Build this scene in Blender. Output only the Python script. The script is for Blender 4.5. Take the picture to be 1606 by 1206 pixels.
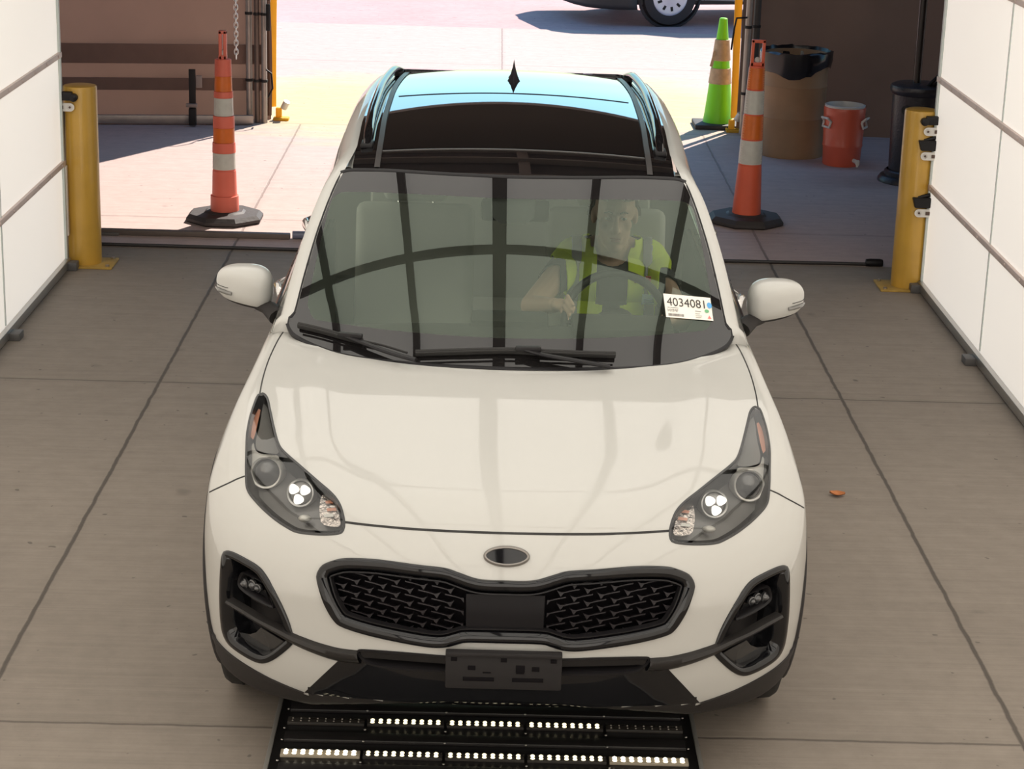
import bpy, bmesh, math, random
import numpy as np
from mathutils import Vector, Matrix
from mathutils import geometry as mgeo
np.seterr(all='ignore'); random.seed(7)
SC = bpy.context.scene; COL = SC.collection; R = math.radians
for o in list(bpy.data.objects): bpy.data.objects.remove(o)

# ------------------------------------------------------------------ camera
def make_camera():
    f, pit, rol, yaw = 3225.0, R(17.02), R(-1.70), R(-0.76)
    c, s = math.cos(yaw), math.sin(yaw); r0 = Vector((c, s, 0)); f0 = Vector((-s, c, 0)); zz = Vector((0, 0, 1))
    fw = f0*math.cos(pit) - zz*math.sin(pit); u1 = f0*math.sin(pit) + zz*math.cos(pit)
    c, s = math.cos(rol), math.sin(rol); rt = r0*c - u1*s; up = r0*s + u1*c
    cam = bpy.data.cameras.new('camera'); o = bpy.data.objects.new('camera', cam); COL.objects.link(o)
    M = Matrix((rt, up, -fw)).transposed().to_4x4(); M.translation = (-0.082, -5.441, 2.995); o.matrix_world = M
    cam.sensor_fit = 'HORIZONTAL'; cam.sensor_width = 36.0; cam.lens = f/1606*36; cam.clip_end = 500; cam.clip_start = .05
    SC.camera = o
make_camera()
# ------------------------------------------------------------------ light and exposure
SC.view_settings.view_transform = 'Standard'; SC.view_settings.look = 'None'; SC.view_settings.gamma = 1.0
SC.view_settings.exposure = 0.0
try: SC.view_settings.use_curve_mapping = False
except Exception: pass
SC.cycles.use_denoising = True; SC.cycles.max_bounces = 10; SC.cycles.transparent_max_bounces = 12
SC.cycles.sample_clamp_indirect = 6.0; SC.cycles.caustics_reflective = False; SC.cycles.caustics_refractive = False
CEIL_E = 1.25; SKY_E = 0.205; SUN_E = 8.5; SUN_EL = 45
W = bpy.data.worlds.new('sky'); SC.world = W; W.use_nodes = True
nt = W.node_tree; bg = nt.nodes['Background']
sky = nt.nodes.new('ShaderNodeTexSky'); sky.sky_type = 'NISHITA'; sky.sun_disc = False
sky.sun_elevation = R(SUN_EL); sky.sun_rotation = R(28); sky.air_density = 1.2; sky.dust_density = .6; sky.ozone_density = 2.0
tint = nt.nodes.new('ShaderNodeMix'); tint.data_type = 'RGBA'; tint.blend_type = 'MULTIPLY'; tint.inputs[0].default_value = 1.0; tint.inputs[7].default_value = (.62, .88, .97, 1)
nt.links.new(sky.outputs[0], tint.inputs[6]); nt.links.new(tint.outputs[2], bg.inputs[0]); bg.inputs[1].default_value = SKY_E
sd = bpy.data.lights.new('sun', 'SUN'); sd.energy = SUN_E; sd.angle = R(.6); sd.color = (1.0, .90, .80)
so = bpy.data.objects.new('sun', sd); COL.objects.link(so)
sdir = Vector((.48*math.cos(R(SUN_EL)), .877*math.cos(R(SUN_EL)), math.sin(R(SUN_EL))))
so.rotation_euler = sdir.to_track_quat('Z', 'Y').to_euler(); so.location = (8, 20, 12)

# ------------------------------------------------------------------ materials
MATS = {}
def mat(name, col=(.5,.5,.5), rough=.5, metal=0.0, coat=0.0, emit=None, es=0.0, var=0.0, vs=8.0, bump=0.0, bs=60.0, spec=.5, ior=None, sub=0.0, trans=0.0, coat_r=.03):
    if name in MATS: return MATS[name]
    m = bpy.data.materials.new(name); m.use_nodes = True; t = m.node_tree; b = t.nodes['Principled BSDF']; L = t.links.new
    b.inputs['Base Color'].default_value = (*col, 1); b.inputs['Roughness'].default_value = rough; b.inputs['Metallic'].default_value = metal
    b.inputs['Specular IOR Level'].default_value = spec
    if ior: b.inputs['IOR'].default_value = ior
    b.inputs['Coat Weight'].default_value = coat; b.inputs['Coat Roughness'].default_value = coat_r
    if emit: b.inputs['Emission Color'].default_value = (*emit, 1); b.inputs['Emission Strength'].default_value = es
    tc = t.nodes.new('ShaderNodeTexCoord')
    n = t.nodes.new('ShaderNodeTexNoise'); n.inputs['Scale'].default_value = vs; n.inputs['Detail'].default_value = 5; L(tc.outputs['Object'], n.inputs['Vector'])
    mx = t.nodes.new('ShaderNodeMix'); mx.data_type = 'RGBA'; mx.blend_type = 'MULTIPLY'
    rp = t.nodes.new('ShaderNodeMapRange'); rp.inputs[1].default_value = .3; rp.inputs[2].default_value = .7
    rp.inputs[3].default_value = 1-var; rp.inputs[4].default_value = 1+var*.3; L(n.outputs['Fac'], rp.inputs[0])
    mx.inputs[0].default_value = 1; mx.inputs[6].default_value = (*col, 1); L(rp.outputs[0], mx.inputs[7]); L(mx.outputs[2], b.inputs['Base Color'])
    if bump:
        n2 = t.nodes.new('ShaderNodeTexNoise'); n2.inputs['Scale'].default_value = bs; n2.inputs['Detail'].default_value = 4; L(tc.outputs['Object'], n2.inputs['Vector'])
        bp = t.nodes.new('ShaderNodeBump'); bp.inputs['Strength'].default_value = bump; bp.inputs['Distance'].default_value = .01
        L(n2.outputs['Fac'], bp.inputs['Height']); L(bp.outputs[0], b.inputs['Normal'])
    if trans:
        tr = t.nodes.new('ShaderNodeBsdfTranslucent'); tr.inputs[0].default_value = (*col, 1)
        ms = t.nodes.new('ShaderNodeMixShader'); ms.inputs[0].default_value = trans
        L(b.outputs[0], ms.inputs[1]); L(tr.outputs[0], ms.inputs[2]); L(ms.outputs[0], t.nodes['Material Output'].inputs[0])
    MATS[name] = m; return m
def glassmat(name, tint=(.8,.9,.82), ior=1.5, rough=0.0, opaque=0.0, ocol=(.02,.02,.02), haze=0.0, gcol=(1,1,1)):
    m = bpy.data.materials.new(name); m.use_nodes = True; t = m.node_tree; L = t.links.new; t.nodes.remove(t.nodes['Principled BSDF'])
    fr = t.nodes.new('ShaderNodeFresnel'); fr.inputs[0].default_value = ior
    tp = t.nodes.new('ShaderNodeBsdfTransparent'); tp.inputs[0].default_value = (*tint, 1)
    gl = t.nodes.new('ShaderNodeBsdfGlossy'); gl.inputs['Roughness'].default_value = rough; gl.inputs['Color'].default_value = (*gcol, 1)
    base = tp
    if haze:                                            # a thin film of dust on the glass
        df = t.nodes.new('ShaderNodeBsdfDiffuse'); df.inputs[0].default_value = (.70,.80,.66,1)
        mm = t.nodes.new('ShaderNodeMixShader'); mm.inputs[0].default_value = haze; L(tp.outputs[0], mm.inputs[1]); L(df.outputs[0], mm.inputs[2]); base = mm
    if opaque:
        df = t.nodes.new('ShaderNodeBsdfDiffuse'); df.inputs[0].default_value = (*ocol, 1)
        mm = t.nodes.new('ShaderNodeMixShader'); mm.inputs[0].default_value = opaque; L(tp.outputs[0], mm.inputs[1]); L(df.outputs[0], mm.inputs[2]); base = mm
    ms = t.nodes.new('ShaderNodeMixShader'); L(fr.outputs[0], ms.inputs[0]); L(base.outputs[0], ms.inputs[1]); L(gl.outputs[0], ms.inputs[2])
    L(ms.outputs[0], t.nodes['Material Output'].inputs[0]); MATS[name] = m; return m
def concrete(name, c1, c2, joints=True, c_out=None, y_out=None, rough=.75):
    m = bpy.data.materials.new(name); m.use_nodes = True; t = m.node_tree; b = t.nodes['Principled BSDF']; L = t.links.new
    N = t.nodes.new
    tc = N('ShaderNodeTexCoord'); sp = N('ShaderNodeSeparateXYZ'); L(tc.outputs['Object'], sp.inputs[0])
    def noise(sc, vec=None, det=5, rg=.55):
        mp = N('ShaderNodeMapping'); mp.inputs['Scale'].default_value = sc; L(tc.outputs['Object'], mp.inputs[0])
        n = N('ShaderNodeTexNoise'); n.inputs['Scale'].default_value = 1; n.inputs['Detail'].default_value = det; n.inputs['Roughness'].default_value = rg; L(mp.outputs[0], n.inputs['Vector']); return n.outputs['Fac']
    def M(op, a, bb=None, cl=False):
        q = N('ShaderNodeMath'); q.operation = op; q.use_clamp = cl
        for i, v in enumerate((a, bb)):
            if v is None: continue
            if isinstance(v, (int, float)): q.inputs[i].default_value = v
            else: L(v, q.inputs[i])
        return q.outputs[0]
    def rng(v, a, bb, lo, hi):
        q = N('ShaderNodeMapRange'); q.inputs[1].default_value = a; q.inputs[2].default_value = bb; q.inputs[3].default_value = lo; q.inputs[4].default_value = hi; L(v, q.inputs[0]); return q.outputs[0]
    def mix(f, A, B, blend='MIX'):
        q = N('ShaderNodeMix'); q.data_type = 'RGBA'; q.blend_type = blend
        for i, v in ((0, f), (6, A), (7, B)):
            if isinstance(v, (int, float)): q.inputs[i].default_value = v
            elif isinstance(v, tuple): q.inputs[i].default_value = (*v, 1)
            else: L(v, q.inputs[i])
        return q.outputs[2]
    big = noise((.55, .55, 1)); fine = noise((9, 9, 9), det=8, rg=.7); streak = noise((1.1, 26, 1), det=4); streak2 = noise((.5, 90, 1), det=3)
    colr = mix(rng(big, .35, .65, 0, 1), c1, c2)
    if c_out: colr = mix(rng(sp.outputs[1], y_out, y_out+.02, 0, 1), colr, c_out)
    if c_out:                                           # yellow light spill by the two tent edges, painted into the slab colour
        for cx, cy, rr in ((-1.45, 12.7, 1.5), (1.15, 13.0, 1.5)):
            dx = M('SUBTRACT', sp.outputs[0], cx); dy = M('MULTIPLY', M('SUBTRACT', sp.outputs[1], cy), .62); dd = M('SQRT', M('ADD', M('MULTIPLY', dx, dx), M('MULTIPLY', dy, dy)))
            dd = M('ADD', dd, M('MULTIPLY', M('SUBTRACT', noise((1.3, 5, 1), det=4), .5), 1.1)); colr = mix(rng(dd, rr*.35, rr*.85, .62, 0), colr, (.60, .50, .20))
    colr = mix(1, colr, rng(fine, .3, .7, .90, 1.08), 'MULTIPLY'); colr = mix(1, colr, rng(streak, .3, .7, .94, 1.05), 'MULTIPLY'); colr = mix(1, colr, rng(streak2, .3, .7, .95, 1.05), 'MULTIPLY')
    spots = noise((3.2, 3.2, 3.2), det=2); colr = mix(rng(spots, .70, .76, 0, .30), colr, (.06, .05, .045))
    specks = noise((22, 22, 22), det=1); colr = mix(rng(specks, .74, .78, 0, .55), colr, (.05, .042, .038))
    if joints:
        wob = M('MULTIPLY', M('SUBTRACT', noise((7, 7, 7), det=6), .5), .018)
        xw_ = M('ADD', M('ADD', sp.outputs[0], .005), wob); far = rng(sp.outputs[1], 11.6, 11.61, 0, 1); jx = M('ADD', M('MULTIPLY', M('PINGPONG', xw_, .84), M('SUBTRACT', 1, far)), M('MULTIPLY', M('PINGPONG', xw_, 1.68), far)); jy = M('PINGPONG', M('ADD', M('SUBTRACT', sp.outputs[1], .53), wob), 1.85)
        gx = rng(jx, .005, .011, 1, 0); gy = rng(jy, .004, .009, 1, 0); j = M('MAXIMUM', gx, M('MULTIPLY', gy, .75))
        colr = mix(M('MULTIPLY', j, rng(sp.outputs[1], 7.0, 7.6, .8, .38)), colr, (.06, .05, .042))
        edge = rng(M('MINIMUM', jx, jy), .01, .05, .08, 0); colr = mix(edge, colr, (.07, .06, .05))
    L(colr, b.inputs['Base Color']); b.inputs['Roughness'].default_value = rough; b.inputs['Specular IOR Level'].default_value = .3
    bp = N('ShaderNodeBump'); bp.inputs['Strength'].default_value = .35; bp.inputs['Distance'].default_value = .01
    h = M('ADD', M('MULTIPLY', streak2, .25), M('MULTIPLY', fine, .35))
    if joints: h = M('SUBTRACT', h, j)
    L(h, bp.inputs['Height']); L(bp.outputs[0], b.inputs['Normal']); MATS[name] = m; return m

paint = mat('white_pearl_paint', (.50,.492,.462), .45, coat=.75, spec=.3)
gblack = mat('gloss_black', (.006,.006,.007), .05, spec=.5)
sblack = mat('satin_black', (.012,.011,.012), .4, spec=.25)
plastic = mat('dark_plastic', (.024,.021,.020), .6, spec=.3, bump=.1, bs=300)
mplastic = mat('mid_grey_plastic', (.10,.095,.092), .55)
rubber = mat('tyre_rubber', (.018,.017,.016), .8, bump=.1, bs=120)
chrome = mat('chrome', (.85,.85,.84), .08, metal=1)
brushed = mat('brushed_metal', (.55,.53,.50), .35, metal=1)
gap_m = mat('panel_gap_black', (.02,.019,.018), .7)
ws_glass = glassmat('windshield_glass', (.88,.94,.86), 1.64, haze=.017, gcol=(.86,1,.86))
side_glass = glassmat('side_glass', (.80,.84,.80), 1.5)
lens_glass = glassmat('lamp_lens', (.93,.93,.92), 1.5)

# ------------------------------------------------------------------ mesh helpers
class MB:
    def __init__(s): s.v = []; s.f = []; s.m = []
    def add(s, v, f, m=0):
        o = len(s.v); s.v += [tuple(float(c) for c in p) for p in v]; s.f += [tuple(int(i)+o for i in q) for q in f]; s.m += [m]*len(f); return s
    def bm(s, b, m=0, M=None):
        if M is not None: bmesh.ops.transform(b, matrix=M, verts=b.verts)
        b.verts.index_update(); s.add([p.co for p in b.verts], [[q.index for q in f.verts] for f in b.faces], m); b.free(); return s
    def box(s, c, d, m=0, bev=0.0, rot=None, seg=2):
        b = bmesh.new(); bmesh.ops.create_cube(b, size=1); bmesh.ops.scale(b, vec=d, verts=b.verts)
        if bev: bmesh.ops.bevel(b, geom=b.edges[:], offset=bev, segments=seg, affect='EDGES', profile=.6)
        M = Matrix.Translation(c) @ (rot if rot is not None else Matrix.Identity(4)); return s.bm(b, m, M)
    def tube(s, pts, r, n=10, m=0, cap=True, flat=None):
        P = [Vector(p) for p in pts]; rs = r if isinstance(r, (list, tuple)) else [r]*len(P); V = []; prev = None
        for i, p in enumerate(P):
            d = (P[min(i+1, len(P)-1)] - P[max(i-1, 0)]).normalized()
            a = prev if prev is not None else (Vector((0,0,1)) if abs(d.z) < .9 else Vector((1,0,0)))
            a = (a - d*a.dot(d)).normalized(); prev = a; bq = d.cross(a)
            fa = flat or 1.0
            for k in range(n):
                t = 2*math.pi*k/n; V.append(p + a*(math.cos(t)*rs[i]*fa) + bq*(math.sin(t)*rs[i]))
        F_ = [(i*n+k, i*n+(k+1) % n, (i+1)*n+(k+1) % n, (i+1)*n+k) for i in range(len(P)-1) for k in range(n)]
        if cap: F_ += [tuple(range(n))[::-1], tuple((len(P)-1)*n+k for k in range(n))]
        return s.add(V, F_, m)
    def lathe(s, c, prof, n=32, m=0, M=None, arc=2*math.pi):
        V = []; c = Vector(c); full = abs(arc-2*math.pi) < 1e-6; nn = n if full else n+1
        for r, z in prof:
            for k in range(nn):
                t = arc*k/n; q = Vector((r*math.cos(t), r*math.sin(t), z)); q = (M @ q) if M is not None else q; V.append(c+q)
        F_ = []
        for i in range(len(prof)-1):
            for k in range(n):
                k2 = (k+1) % nn; F_.append((i*nn+k, i*nn+k2, (i+1)*nn+k2, (i+1)*nn+k))
        return s.add(V, F_, m)
    def sphere(s, c, r, m=0, u=20, v=12, rot=None):
        b = bmesh.new(); bmesh.ops.create_uvsphere(b, u_segments=u, v_segments=v, radius=1)
        rr = r if isinstance(r, (tuple, list)) else (r, r, r)
        M = Matrix.Translation(c) @ (rot if rot is not None else Matrix.Identity(4)) @ Matrix.Diagonal((*rr, 1)); return s.bm(b, m, M)
    def prism(s, pts, d, m=0, bev=0.0):          # closed 3D polygon pushed along d
        b = bmesh.new(); vs = [b.verts.new(p) for p in pts]; f = b.faces.new(vs)
        e = bmesh.ops.extrude_face_region(b, geom=[f]); nv = [g for g in e['geom'] if isinstance(g, bmesh.types.BMVert)]
        bmesh.ops.translate(b, vec=Vector(d), verts=nv); bmesh.ops.recalc_face_normals(b, faces=b.faces)
        if bev: bmesh.ops.bevel(b, geom=b.edges[:], offset=bev, segments=2, affect='EDGES')
        return s.bm(b, m)
    def grid(s, G, m=0, closeu=False):            # G[i][j] -> point
        n, k = len(G), len(G[0]); V = [p for r in G for p in r]; F_ = []
        for i in range(n-1):
            for j in range(k if closeu else k-1):
                j2 = (j+1) % k; F_.append((i*k+j, i*k+j2, (i+1)*k+j2, (i+1)*k+j))
        return s.add(V, F_, m)
def obj(name, mb, mats, parent=None, smooth=True, off=None, angle=40, normals=None, recalc=True, mods=None):
    me = bpy.data.meshes.new(name); V = mb.v
    if off is not None: V = [(p[0]-off[0], p[1]-off[1], p[2]-off[2]) for p in V]
    me.from_pydata(V, [], mb.f)
    for m in (mats if isinstance(mats, (list, tuple)) else [mats]): me.materials.append(m)
    for p, k in zip(me.polygons, mb.m): p.material_index = k; p.use_smooth = smooth
    if recalc and normals is None:
        b = bmesh.new(); b.from_mesh(me); bmesh.ops.recalc_face_normals(b, faces=b.faces); b.to_mesh(me); b.free()
    me.update()
    if normals is not None: me.normals_split_custom_set_from_vertices([tuple(float(c) for c in q) for q in normals])
    elif smooth: me.set_sharp_from_angle(angle=R(angle))
    o = bpy.data.objects.new(name, me); COL.objects.link(o)
    if parent is not None: o.parent = parent
    return o
def tag(o, label=None, cat=None, group=None, kind=None):
    for k, v in (('label', label), ('category', cat), ('group', group), ('kind', kind)):
        if v: o[k] = v
    return o
def thing(name, label, cat, loc=(0,0,0), rz=0, group=None):
    o = bpy.data.objects.new(name, None); COL.objects.link(o); o.location = loc; o.rotation_euler = (0,0,rz); o.empty_display_size = .1
    return tag(o, label, cat, group)
def clone(root, loc, rz, label):
    def cp(o, par):
        c = o.copy(); COL.objects.link(c); c.parent = par
        for ch in o.children: cp(ch, c)
        return c
    r = cp(root, None); r.location = loc; r.rotation_euler = (0,0,rz); r['label'] = label; return r
def text_mesh(txt, size=1.0, bold=0.0):
    cu = bpy.data.curves.new('t', 'FONT'); cu.body = txt; cu.size = size; cu.offset = bold; cu.resolution_u = 4
    o = bpy.data.objects.new('t', cu); COL.objects.link(o); dg = bpy.context.evaluated_depsgraph_get(); dg.update()
    me = bpy.data.meshes.new_from_object(o.evaluated_get(dg)); V = [tuple(v.co) for v in me.vertices]; F_ = [tuple(p.vertices) for p in me.polygons]
    bpy.data.objects.remove(o); bpy.data.curves.remove(cu); bpy.data.meshes.remove(me); return V, F_
def evaluated(o):
    dg = bpy.context.evaluated_depsgraph_get(); dg.update(); return bpy.data.meshes.new_from_object(o.evaluated_get(dg))

# ------------------------------------------------------------------ the place: floor, booth walls, ceiling, building
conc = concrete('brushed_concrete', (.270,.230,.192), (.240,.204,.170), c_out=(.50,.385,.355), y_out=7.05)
asph = concrete('pale_asphalt', (.47,.315,.315), (.54,.37,.37), joints=False, rough=.9)
def plane(name, x0, x1, y0, y1, z, m, kind='structure', n=1):
    b = MB(); b.add([(x0,y0,z),(x1,y0,z),(x1,y1,z),(x0,y1,z)], [(0,1,2,3)]); return tag(obj(name, b, m, smooth=False), kind=kind)
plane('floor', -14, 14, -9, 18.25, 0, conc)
plane('ground', -120, 120, 18.25, 160, -.01, asph)
wallm = mat('white_light_wall', (.84,.82,.78), .6, var=.04, vs=1.5, emit=(1,.915,.82), es=.54)
alum = mat('aluminium_rail', (.72,.59,.54), .5, metal=.0, var=.15, vs=5)
seam = mat('pale_seam', (.55,.60,.58), .5)
def light_wall(nm, x, s):                # s = +1 when the room lies on +x
    b = MB(); b.box((x - s*.05, .2, 1.72), (.10, 12.6, 3.36)); w = tag(obj('wall_'+nm, b, wallm, smooth=False), kind='structure')
    k = 1
    for z in (.63, 1.265, 1.90, 2.54):
        b = MB(); b.box((x + s*.008, .2, z), (.02, 12.6, .032), bev=.003)
        for i in range(40): b.sphere((x + s*.019, 6.40 - i*.31, z), (.004, .009, .009), u=8, v=6)
        tag(obj('trim_%s_%d' % (nm, k), b, alum), kind='structure'); k += 1
    b = MB()
    for y in (4.93, 3.43, 1.93, .43, -1.07, -2.57, -4.07): b.box((x + s*.002, y, 1.72), (.008, .012, 3.30))
    b.box((x + s*.004, 6.48, 1.72), (.02, .03, 3.36)); tag(obj('trim_%s_seams' % nm, b, seam, smooth=False), kind='structure')
    b = MB(); b.box((x + s*.012, .2, .035), (.035, 12.6, .05), bev=.004)
    tag(obj('baseboard_' + nm, b, brushed), kind='structure')
    b = MB()
    for y in (4.93, 1.93, -1.07): b.box((x + s*.05, y, .02), (.07, .10, .04), bev=.006)
    b.box((x + s*.04, 6.44, .025), (.08, .08, .05), bev=.006)
    tag(obj('trim_%s_feet' % nm, b, mplastic), kind='structure')
light_wall('left', -2.60, 1); light_wall('right', 2.51, -1)
# luminous ceiling: glowing panels in a dark frame
glow = mat('ceiling_diffuser', (.9,.9,.88), .6, emit=(1, .965, .90), es=CEIL_E)
darkframe = mat('dark_ceiling_frame', (.03,.027,.025), .7)
xb = [-2.55, -1.63, -.85, -.09, .65, 1.40, 2.47]; wb_ = [.06, .06, .06, .112, .06, .06, .06]
ybars = [-5.24, -2.80, -.36, 2.08, 4.52]
b = MB()
for x, w in zip(xb, wb_): b.box((x, (ybars[0]+ybars[-1])/2, 3.40), (w, ybars[-1]-ybars[0]+.1, .10))
for y in ybars: b.box((-.04, y, 3.40), (5.02, .058, .098))
b.box((-.04, -.46, 3.47), (5.1, 9.9, .03))  # unseen board added over the panels to stop their light escaping upward
tag(obj('ceiling_frame_and_added_board', b, darkframe, smooth=False), kind='structure')
for i in range(len(xb)-1):
    for j in range(len(ybars)-1):
        x0, x1 = xb[i]+wb_[i]/2, xb[i+1]-wb_[i+1]/2; y0, y1 = ybars[j]+.038, ybars[j+1]-.038
        b = MB(); b.box(((x0+x1)/2, (y0+y1)/2, 3.41), (x1-x0, y1-y0, .03))
        tag(obj('ceiling_light', b, glow, smooth=False), 'square glowing ceiling panel above the car seen mirrored in the windshield', 'ceiling light', 'ceiling panels of the photo booth')
darkroof = mat('dark_roof_deck', (.05,.042,.038), .8)
b = MB(); b.box((0, .45, 4.28), (14.4, 18.9, .16)); tag(obj('ceiling', b, darkroof, smooth=False), kind='structure')
b = MB()
for y in (6.0, 7.5, 9.0): b.box((0, y, 4.05), (14.2, .12, .3))
for x in (-2.2, .15, 2.5): b.box((x, 7.6, 4.13), (.10, 4.0, .14))
tag(obj('ceiling_beams', b, mat('roof_steel', (.16,.13,.115), .6), smooth=False), kind='structure')
tanm = mat('tan_wall', (.20,.145,.115), .85, var=.15, vs=2)
b = MB(); b.box((-7.1, .40, 2.1), (.2, 18.8, 4.2)); tag(obj('wall_far_left', b, tanm, smooth=False), kind='structure')
b = MB(); b.box((7.1, .40, 2.1), (.2, 18.8, 4.2)); tag(obj('wall_far_right', b, tanm, smooth=False), kind='structure')
b = MB(); b.box((-.045, -6.35, 1.70), (5.0, .08, 3.36)); tag(obj('wall_front_fill', b, mat('front_fill_glow', (.84,.82,.78), .6, emit=(1,.95,.88), es=1.35), smooth=False), kind='structure')  # unseen glowing wall added behind the camera to brighten the car's front
b = MB(); b.box((0, -9.0, 2.1), (14.4, .2, 4.2)); tag(obj('wall_back', b, mat('pale_back_wall', (.6,.57,.53), .8), smooth=False), kind='structure')
b = MB(); b.box((0, 9.72, 3.46), (14.4, .16, 1.48)); tag(obj('wall_header', b, mat('header_board', (.09,.07,.06), .8), smooth=False), kind='structure')
# ------------------------------------------------------------------ the car: body surface as an implicit form (x right, y rearwards from the nose, z up)
def pch(xs,ys):
    xs=np.array(xs,float); ys=np.array(ys,float); h=np.diff(xs); d=np.diff(ys)/h
    m=np.zeros(len(xs)); m[0]=d[0]; m[-1]=d[-1]
    for i in range(1,len(xs)-1):
        if d[i-1]*d[i]>0:
            w1=2*h[i]+h[i-1]; w2=h[i]+2*h[i-1]; m[i]=(w1+w2)/(w1/d[i-1]+w2/d[i])
    def f(x):
        x=np.asarray(x,float); xc=np.clip(x,xs[0],xs[-1]); i=np.clip(np.searchsorted(xs,xc)-1,0,len(xs)-2)
        t=(xc-xs[i])/h[i]; t2=t*t; t3=t2*t
        return (2*t3-3*t2+1)*ys[i]+(t3-2*t2+t)*h[i]*m[i]+(-2*t3+3*t2)*ys[i+1]+(t3-t2)*h[i]*m[i+1]
    return f
def smax(a,b,k):
    h=np.clip(.5+.5*(a-b)/k,0,1); return b+(a-b)*h+k*h*(1-h)
def sstep(a,b,x):
    t=np.clip((x-a)/(b-a),0,1); return t*t*(3-2*t)
hoodz=pch([-.3,0,.05,.09,.14,.22,.35,.6,.8,1.06,1.35,2.0,3.0,4.2,4.6],[.60,.765,.818,.855,.886,.917,.951,.999,1.031,1.062,1.098,1.095,1.09,1.09,1.07])
facey=pch([.15,.25,.33,.42,.50,.62,.70,.76,.82,.90,1.1],[.12,.07,.03,.008,.0,.0,.008,.024,.055,.11,.30])
sidew=pch([.15,.25,.40,.55,.70,.80,.88,.95,1.02,1.10,1.2],[.87,.885,.905,.918,.925,.922,.905,.882,.853,.82,.78])
widy=pch([-.2,.3,.6,.9,1.2,1.6,2.2,3.0,3.6,4.0,4.6],[-.02,0,.0,.004,.0,-.004,-.006,-.006,.0,-.01,-.05])
def F(p):
    x=np.abs(p[...,0]); y=p[...,1]; z=p[...,2]
    n=.30*x*x+.06*x**4
    fade=1-sstep(.25,1.2,y)
    ye=y-n*fade*.9
    T=hoodz(ye)-.016*(x/.75)**2*sstep(.2,.9,y)-.03*(x/.6)**2*(1-sstep(.0,.5,ye))
    T=T+.013*np.exp(-((x-(.50+.14*y))/.11)**2)*sstep(.15,.6,y)*(1-sstep(1.0,1.3,y))
    ft=(z-T)*.93
    ff=(n+facey(z)-y)*.95
    w=sidew(z)+widy(y)
    # wheel-arch swell
    for yc in (.91,3.58):
        r=np.sqrt((y-yc)**2+(z-.36)**2)
        w=w+.014*np.exp(-((r-.42)/.13)**2)
    w=w-.02*np.exp(-((z-.45)/.12)**2)*sstep(1.2,1.5,y)*(1-sstep(2.9,3.2,y))
    fs=x-w
    fr=(y-(4.46-.10*x*x-.12*np.clip(z-.9,0,1)))
    zf=np.maximum(.335-.10*(x/.6)**2,.245)
    fb=zf+(.19-zf)*sstep(.35,.8,y)-z
    d=smax(ff,fs,.22)
    d=smax(d,fr,.25)
    kt=.07-.03*sstep(.1,.5,y)
    d=smax(d,ft,kt+.05*(1-sstep(.3,.9,ye)))
    d=smax(d,fb,.03)
    return d
def grad(p,e=2e-3):
    g=np.zeros(p.shape)
    for i in range(3):
        q=p.copy(); q[...,i]+=e; r=p.copy(); r[...,i]-=e
        g[...,i]=(F(q)-F(r))
    return g/np.maximum(np.linalg.norm(g,axis=-1,keepdims=True),1e-9)

wsc = pch([.95,1.064,1.25,1.45,1.65,1.847,1.95],[1.0,1.077,1.203,1.328,1.443,1.547,1.597])
def Gws(p):
    x = p[...,0]; return (p[...,2]-(wsc(p[...,1]-.33*x*x)-.02*x*x))*.85
ED = np.array([0,.9564,-.292]); EU = np.array([0,.292,.9564])       # slanted front projection: (x, w) <-> point on a surface
def onsurf(xw, G=F, off=0.0):
    xw = np.asarray(xw, float); base = np.stack([xw[:,0], xw[:,1]*EU[1], xw[:,1]*EU[2]], -1)
    q = np.full(len(xw), -1.1); hit = np.zeros(len(xw), bool); bv = np.full(len(xw), 9.); bq = q.copy()
    for _ in range(500):
        v = G(base + ED*q[:,None]) - off; hit |= v < 5e-5; m_ = v < bv; bv = np.where(m_, v, bv); bq = np.where(m_, q, bq)
        q = np.where(hit, q, q + np.clip(v*.6, .0008, .1))
        if hit.all() or (q[~hit] > 2.2).all(): break
    q = np.where(hit, q, bq); return base + ED*q[:,None]
def Gnorm(P, G=F, e=3e-3):
    g = np.zeros(P.shape)
    for i in range(3):
        a = P.copy(); a[:,i] += e; c = P.copy(); c[:,i] -= e; g[:,i] = G(a)-G(c)
    return g/np.maximum(np.linalg.norm(g, axis=-1, keepdims=True), 1e-9)
def crspline(P, closed=True, h=.008, lin=False):
    P = [np.array(p, float) for p in P]; n = len(P); out = []
    for i in range(n if closed else n-1):
        g = lambda k: P[k % n] if closed else P[min(max(k, 0), n-1)]
        p0, p1, p2, p3 = g(i-1), g(i), g(i+1), g(i+2); k = max(1, int(np.linalg.norm(p2-p1)/h))
        for j in range(k):
            t = j/k
            if lin: out.append(p1+(p2-p1)*t)
            else: out.append(.5*((2*p1)+(-p0+p2)*t+(2*p0-5*p1+4*p2-p3)*t*t+(-p0+3*p1-3*p2+p3)*t**3))
    if not closed: out.append(P[-1])
    return np.array(out)
def inset(loop, d):
    n = len(loop); A = np.roll(loop, 1, 0); B_ = np.roll(loop, -1, 0); t = B_-A; t /= np.maximum(np.linalg.norm(t, axis=1, keepdims=True), 1e-9)
    nr = np.stack([-t[:,1], t[:,0]], -1); area = .5*np.sum(loop[:,0]*np.roll(loop[:,1], -1)-np.roll(loop[:,0], -1)*loop[:,1])
    if area < 0: nr = -nr
    return loop + nr*d
def inside(P, loop):
    x, y = P[:,0][:,None], P[:,1][:,None]; a = loop; b = np.roll(loop, -1, 0)
    c = ((a[:,1] > y) != (b[:,1] > y)) & (x < (b[:,0]-a[:,0])*(y-a[:,1])/(b[:,1]-a[:,1]+1e-12)+a[:,0]); return c.sum(1) % 2 == 1
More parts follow.
